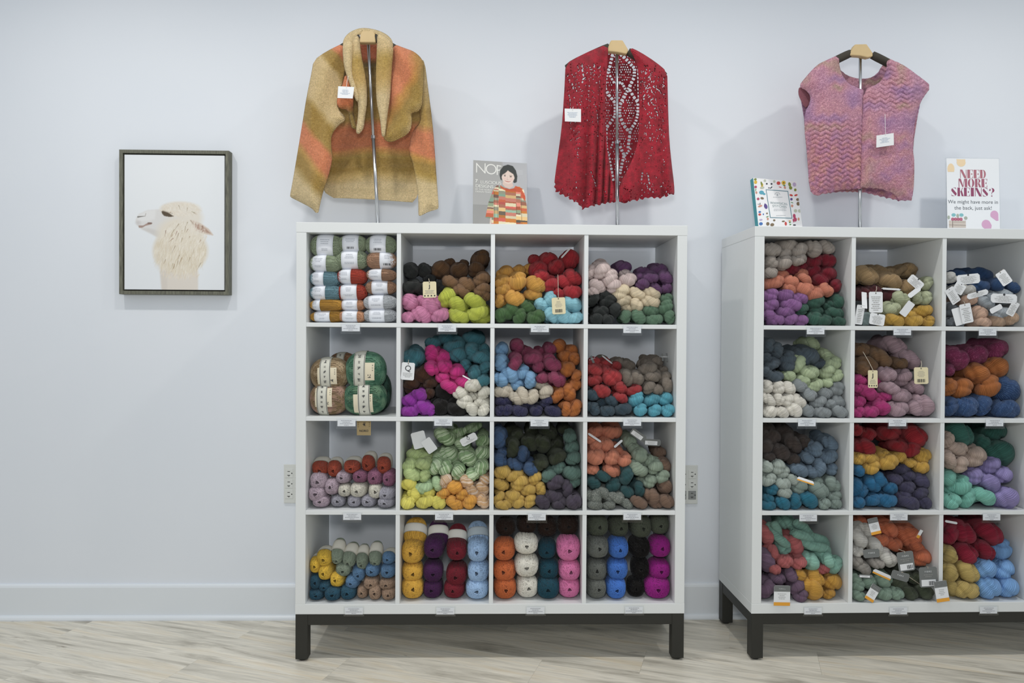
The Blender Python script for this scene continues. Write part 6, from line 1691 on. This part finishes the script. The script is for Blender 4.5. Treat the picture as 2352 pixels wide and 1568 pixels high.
hl += ladder([(395, 1130), (420, 1190), (440, 1260)], 26, 16, 14) + ladder([(440, 620), (455, 760)], 30, 14, 12) + ladder([(330, 330), (345, 400), (330, 450)], 30, 18, 14) + ladder([(235, 560), (240, 660)], 30, 14, 14) + ladder([(250, 440), (262, 500)], 26, 18, 14)
foldl = lambda X, Y, d: 0.160 - 0.030 * (1 - np.exp(-d / 50.0)) + (0.004 + 0.013 * np.clip((Y - 350) / 800, 0, 1)) * np.sin((X + 0.08 * Y) / (26 + 10 * np.sin(X / 140))) + 0.04 * np.clip((260 - X) / 150, 0, 1)
cloth('front_panel', [(205, 300), (300, 245), (400, 195), (528, 148), (530, 250), (516, 400), (508, 600), (515, 800), (520, 950), (545, 1100), (570, 1250), (592, 1372)] + scallop([(592, 1378), (510, 1392), (380, 1420), (330, 1446), (305, 1400), (200, 1335), (118, 1300), (108, 1215)], 36, -15)[1:] + [(140, 1050), (175, 800), (190, 600), (200, 430)], Z2, 3.2,
      foldl, redc, shawl, knit2, hl, thick=0.006, smooth=1)
hr = small_holes(150, 785, 985, 310, 640) + small_holes(80, 790, 980, 640, 900) + small_holes(60, 700, 1010, 900, 1240, 2.4, 4) + small_holes(60, 630, 1030, 1250, 1370, 2.6, 4.6)
hr += ladder([(805, 1140), (795, 1210)], 26, 16, 14) + ladder([(845, 1160), (860, 1240)], 26, 14, 14) + ladder([(970, 400), (968, 480)], 26, 16, 14) + ladder([(810, 540), (815, 580)], 24, 18, 14) + ladder([(880, 470), (930, 500), (950, 530)], 24, 14, 14)
cloth('front_panel', [(700, 168), (780, 205), (900, 282), (992, 358), (995, 500), (1000, 700), (1008, 900), (1028, 1100), (1046, 1240)] + scallop([(1048, 1320), (940, 1350), (850, 1345), (760, 1368), (700, 1372), (618, 1386)], 38, -15) + [(625, 1250), (680, 1150), (735, 1020), (770, 900), (778, 750), (780, 550), (775, 350), (745, 250)], Z2, 3.2,
      lambda X, Y, d: 0.158 - 0.030 * (1 - np.exp(-d / 50.0)) + (0.005 + 0.017 * np.clip((Y - 350) / 800, 0, 1)) * np.sin((X - 0.05 * Y) / (25 + 8 * np.sin(X / 120))) + 0.05 * np.clip((X - 930) / 120, 0, 1), redc, shawl, knit2, hr, thick=0.006, smooth=1)
paper_tag(shawl, px2([(194, 645), (322, 648), (322, 750), (196, 745)]), 0.112, px2([(258, 660), (256, 648), (262, 630)]))
# --- pink vest
Z3 = (1700, 80, 3.408)
px3 = lambda pts: [(1700 + x / 3.408, 80 + y / 3.408) for x, y in pts]
stand('chrome stand with bare dark padded hanger arms under the pink top', (1976, 128), (1975, 520), px3([(860, 160), (864, 130), (902, 72), (992, 70), (1040, 140), (1040, 168), (1000, 178), (940, 164)]),
      px3([(862, 145), (600, 262)]), px3([(1035, 158), (1330, 300)]))
knit3 = vcol_mat('ripple_knit', 0.95, dict(cols=190, rows=300, bump=0.7, rib=0.3, nscale=40))
vest = empty('knit_top', (at(1975, 512, 0.2)[0], 0.2, ZT + 0.07), 'pink and mauve short-sleeved ripple-knit top on hanger', 'top')
def tri(x): return np.abs((x % 1.0) - 0.5) * 2
def vestc(seed, ph, lowc):
    def f(X, Y):
        w_ = Y + 26 * tri(X / 92.0) + ph
        n1 = vnoise(X * 0.5 + 300, w_ + 300, seed, 62); n2 = vnoise(X + 300, w_ + 300, seed + 1, 30)
        base = bands(n1, [(0, (158, 116, 158)), (0.28, (180, 128, 160)), (0.5, (190, 132, 152)), (0.72, (196, 134, 146)), (1, (180, 150, 126))])
        k = np.clip((Y - 640) / 260, 0, 1)[:, None] * lowc
        base = base * (1 - k) + bands(n2, [(0, (170, 112, 146)), (0.5, (192, 124, 138)), (1, (196, 134, 124))]) * k
        base = base * 0.8 + base.mean(1, keepdims=True) * 0.2 + np.array([4, -1, 3])
        c = base + (vnoise(X + 90, w_ * 2.2 + 90, seed + 2, 7)[:, None] - .5) * np.array([56, 60, 56])
        return c
    return f
def rip(X, Y, amp):
    return amp * (np.sin(2 * math.pi * (Y + 26 * tri(X / 84.0)) / 36.0) * 0.75 + 0.5 * (vnoise(X + 50, Y + 50, 77, 22) - .5))
cloth('back_panel', [(770, 200), (772, 262), (830, 318), (900, 342), (1000, 345), (1070, 312), (1112, 240), (1150, 200), (1300, 300), (1440, 420), (1400, 560), (1345, 900), (1342, 1296)] + scallop([(1342, 1298), (1240, 1302), (1100, 1268), (960, 1235), (800, 1232), (575, 1252)], 40, -9) + [(540, 1150), (510, 700), (470, 470), (560, 330)], Z3, 7,
      lambda X, Y, d: 0.252 + rip(X, Y, 0.002), vestc(40, 0, 1.0), vest, knit3, thick=0.005, smooth=1)
cloth('front_panel', [(766, 163), (774, 262), (800, 330), (848, 388), (940, 428), (968, 436), (970, 700), (962, 1000), (958, 1192)] + scallop([(958, 1194), (780, 1206), (650, 1238), (572, 1254)], 40, 7) + [(546, 1215), (530, 950), (505, 720), (512, 600), (540, 560), (556, 500), (545, 460), (510, 428), (462, 402), (520, 330), (600, 240), (680, 200)], Z3, 5,
      lambda X, Y, d: 0.165 - 0.030 * (1 - np.exp(-d / 60.0)) + rip(X, Y, 0.0030) * np.clip((Y - 560) / 160, 0.22, 1) + 0.006 * np.sin(X / 60.0) + 0.03 * np.clip((560 - X) / 100, 0, 1), vestc(44, 20, 1.0), vest, knit3, thick=0.006, smooth=1)
cloth('front_panel', [(1154, 186), (1146, 280), (1125, 335), (1080, 385), (968, 434), (962, 600), (952, 900), (944, 1192)] + scallop([(944, 1196), (1090, 1204), (1200, 1240), (1240, 1288), (1335, 1300)], 40, 7) + [(1352, 1240), (1360, 1000), (1346, 900), (1352, 750), (1374, 600), (1420, 502), (1492, 404), (1420, 345), (1300, 256), (1220, 212)], Z3, 5,
      lambda X, Y, d: 0.160 - 0.030 * (1 - np.exp(-d / 60.0)) + rip(X, Y, 0.0030) * np.clip((680 - Y) / 160, 0.22, 1) + 0.006 * np.sin(X / 55.0) + 0.03 * np.clip((X - 1350) / 100, 0, 1), vestc(52, 60, 0.35), vest, knit3, thick=0.006, smooth=1)
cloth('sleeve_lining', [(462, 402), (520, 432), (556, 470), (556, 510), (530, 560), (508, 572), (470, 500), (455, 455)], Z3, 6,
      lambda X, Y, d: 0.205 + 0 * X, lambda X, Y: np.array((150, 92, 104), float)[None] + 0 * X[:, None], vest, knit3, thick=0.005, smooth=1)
paper_tag(vest, px3([(1068, 788), (1202, 768), (1204, 862), (1066, 882)]), 0.112, px3([(1138, 784), (1136, 700), (1134, 620)]))
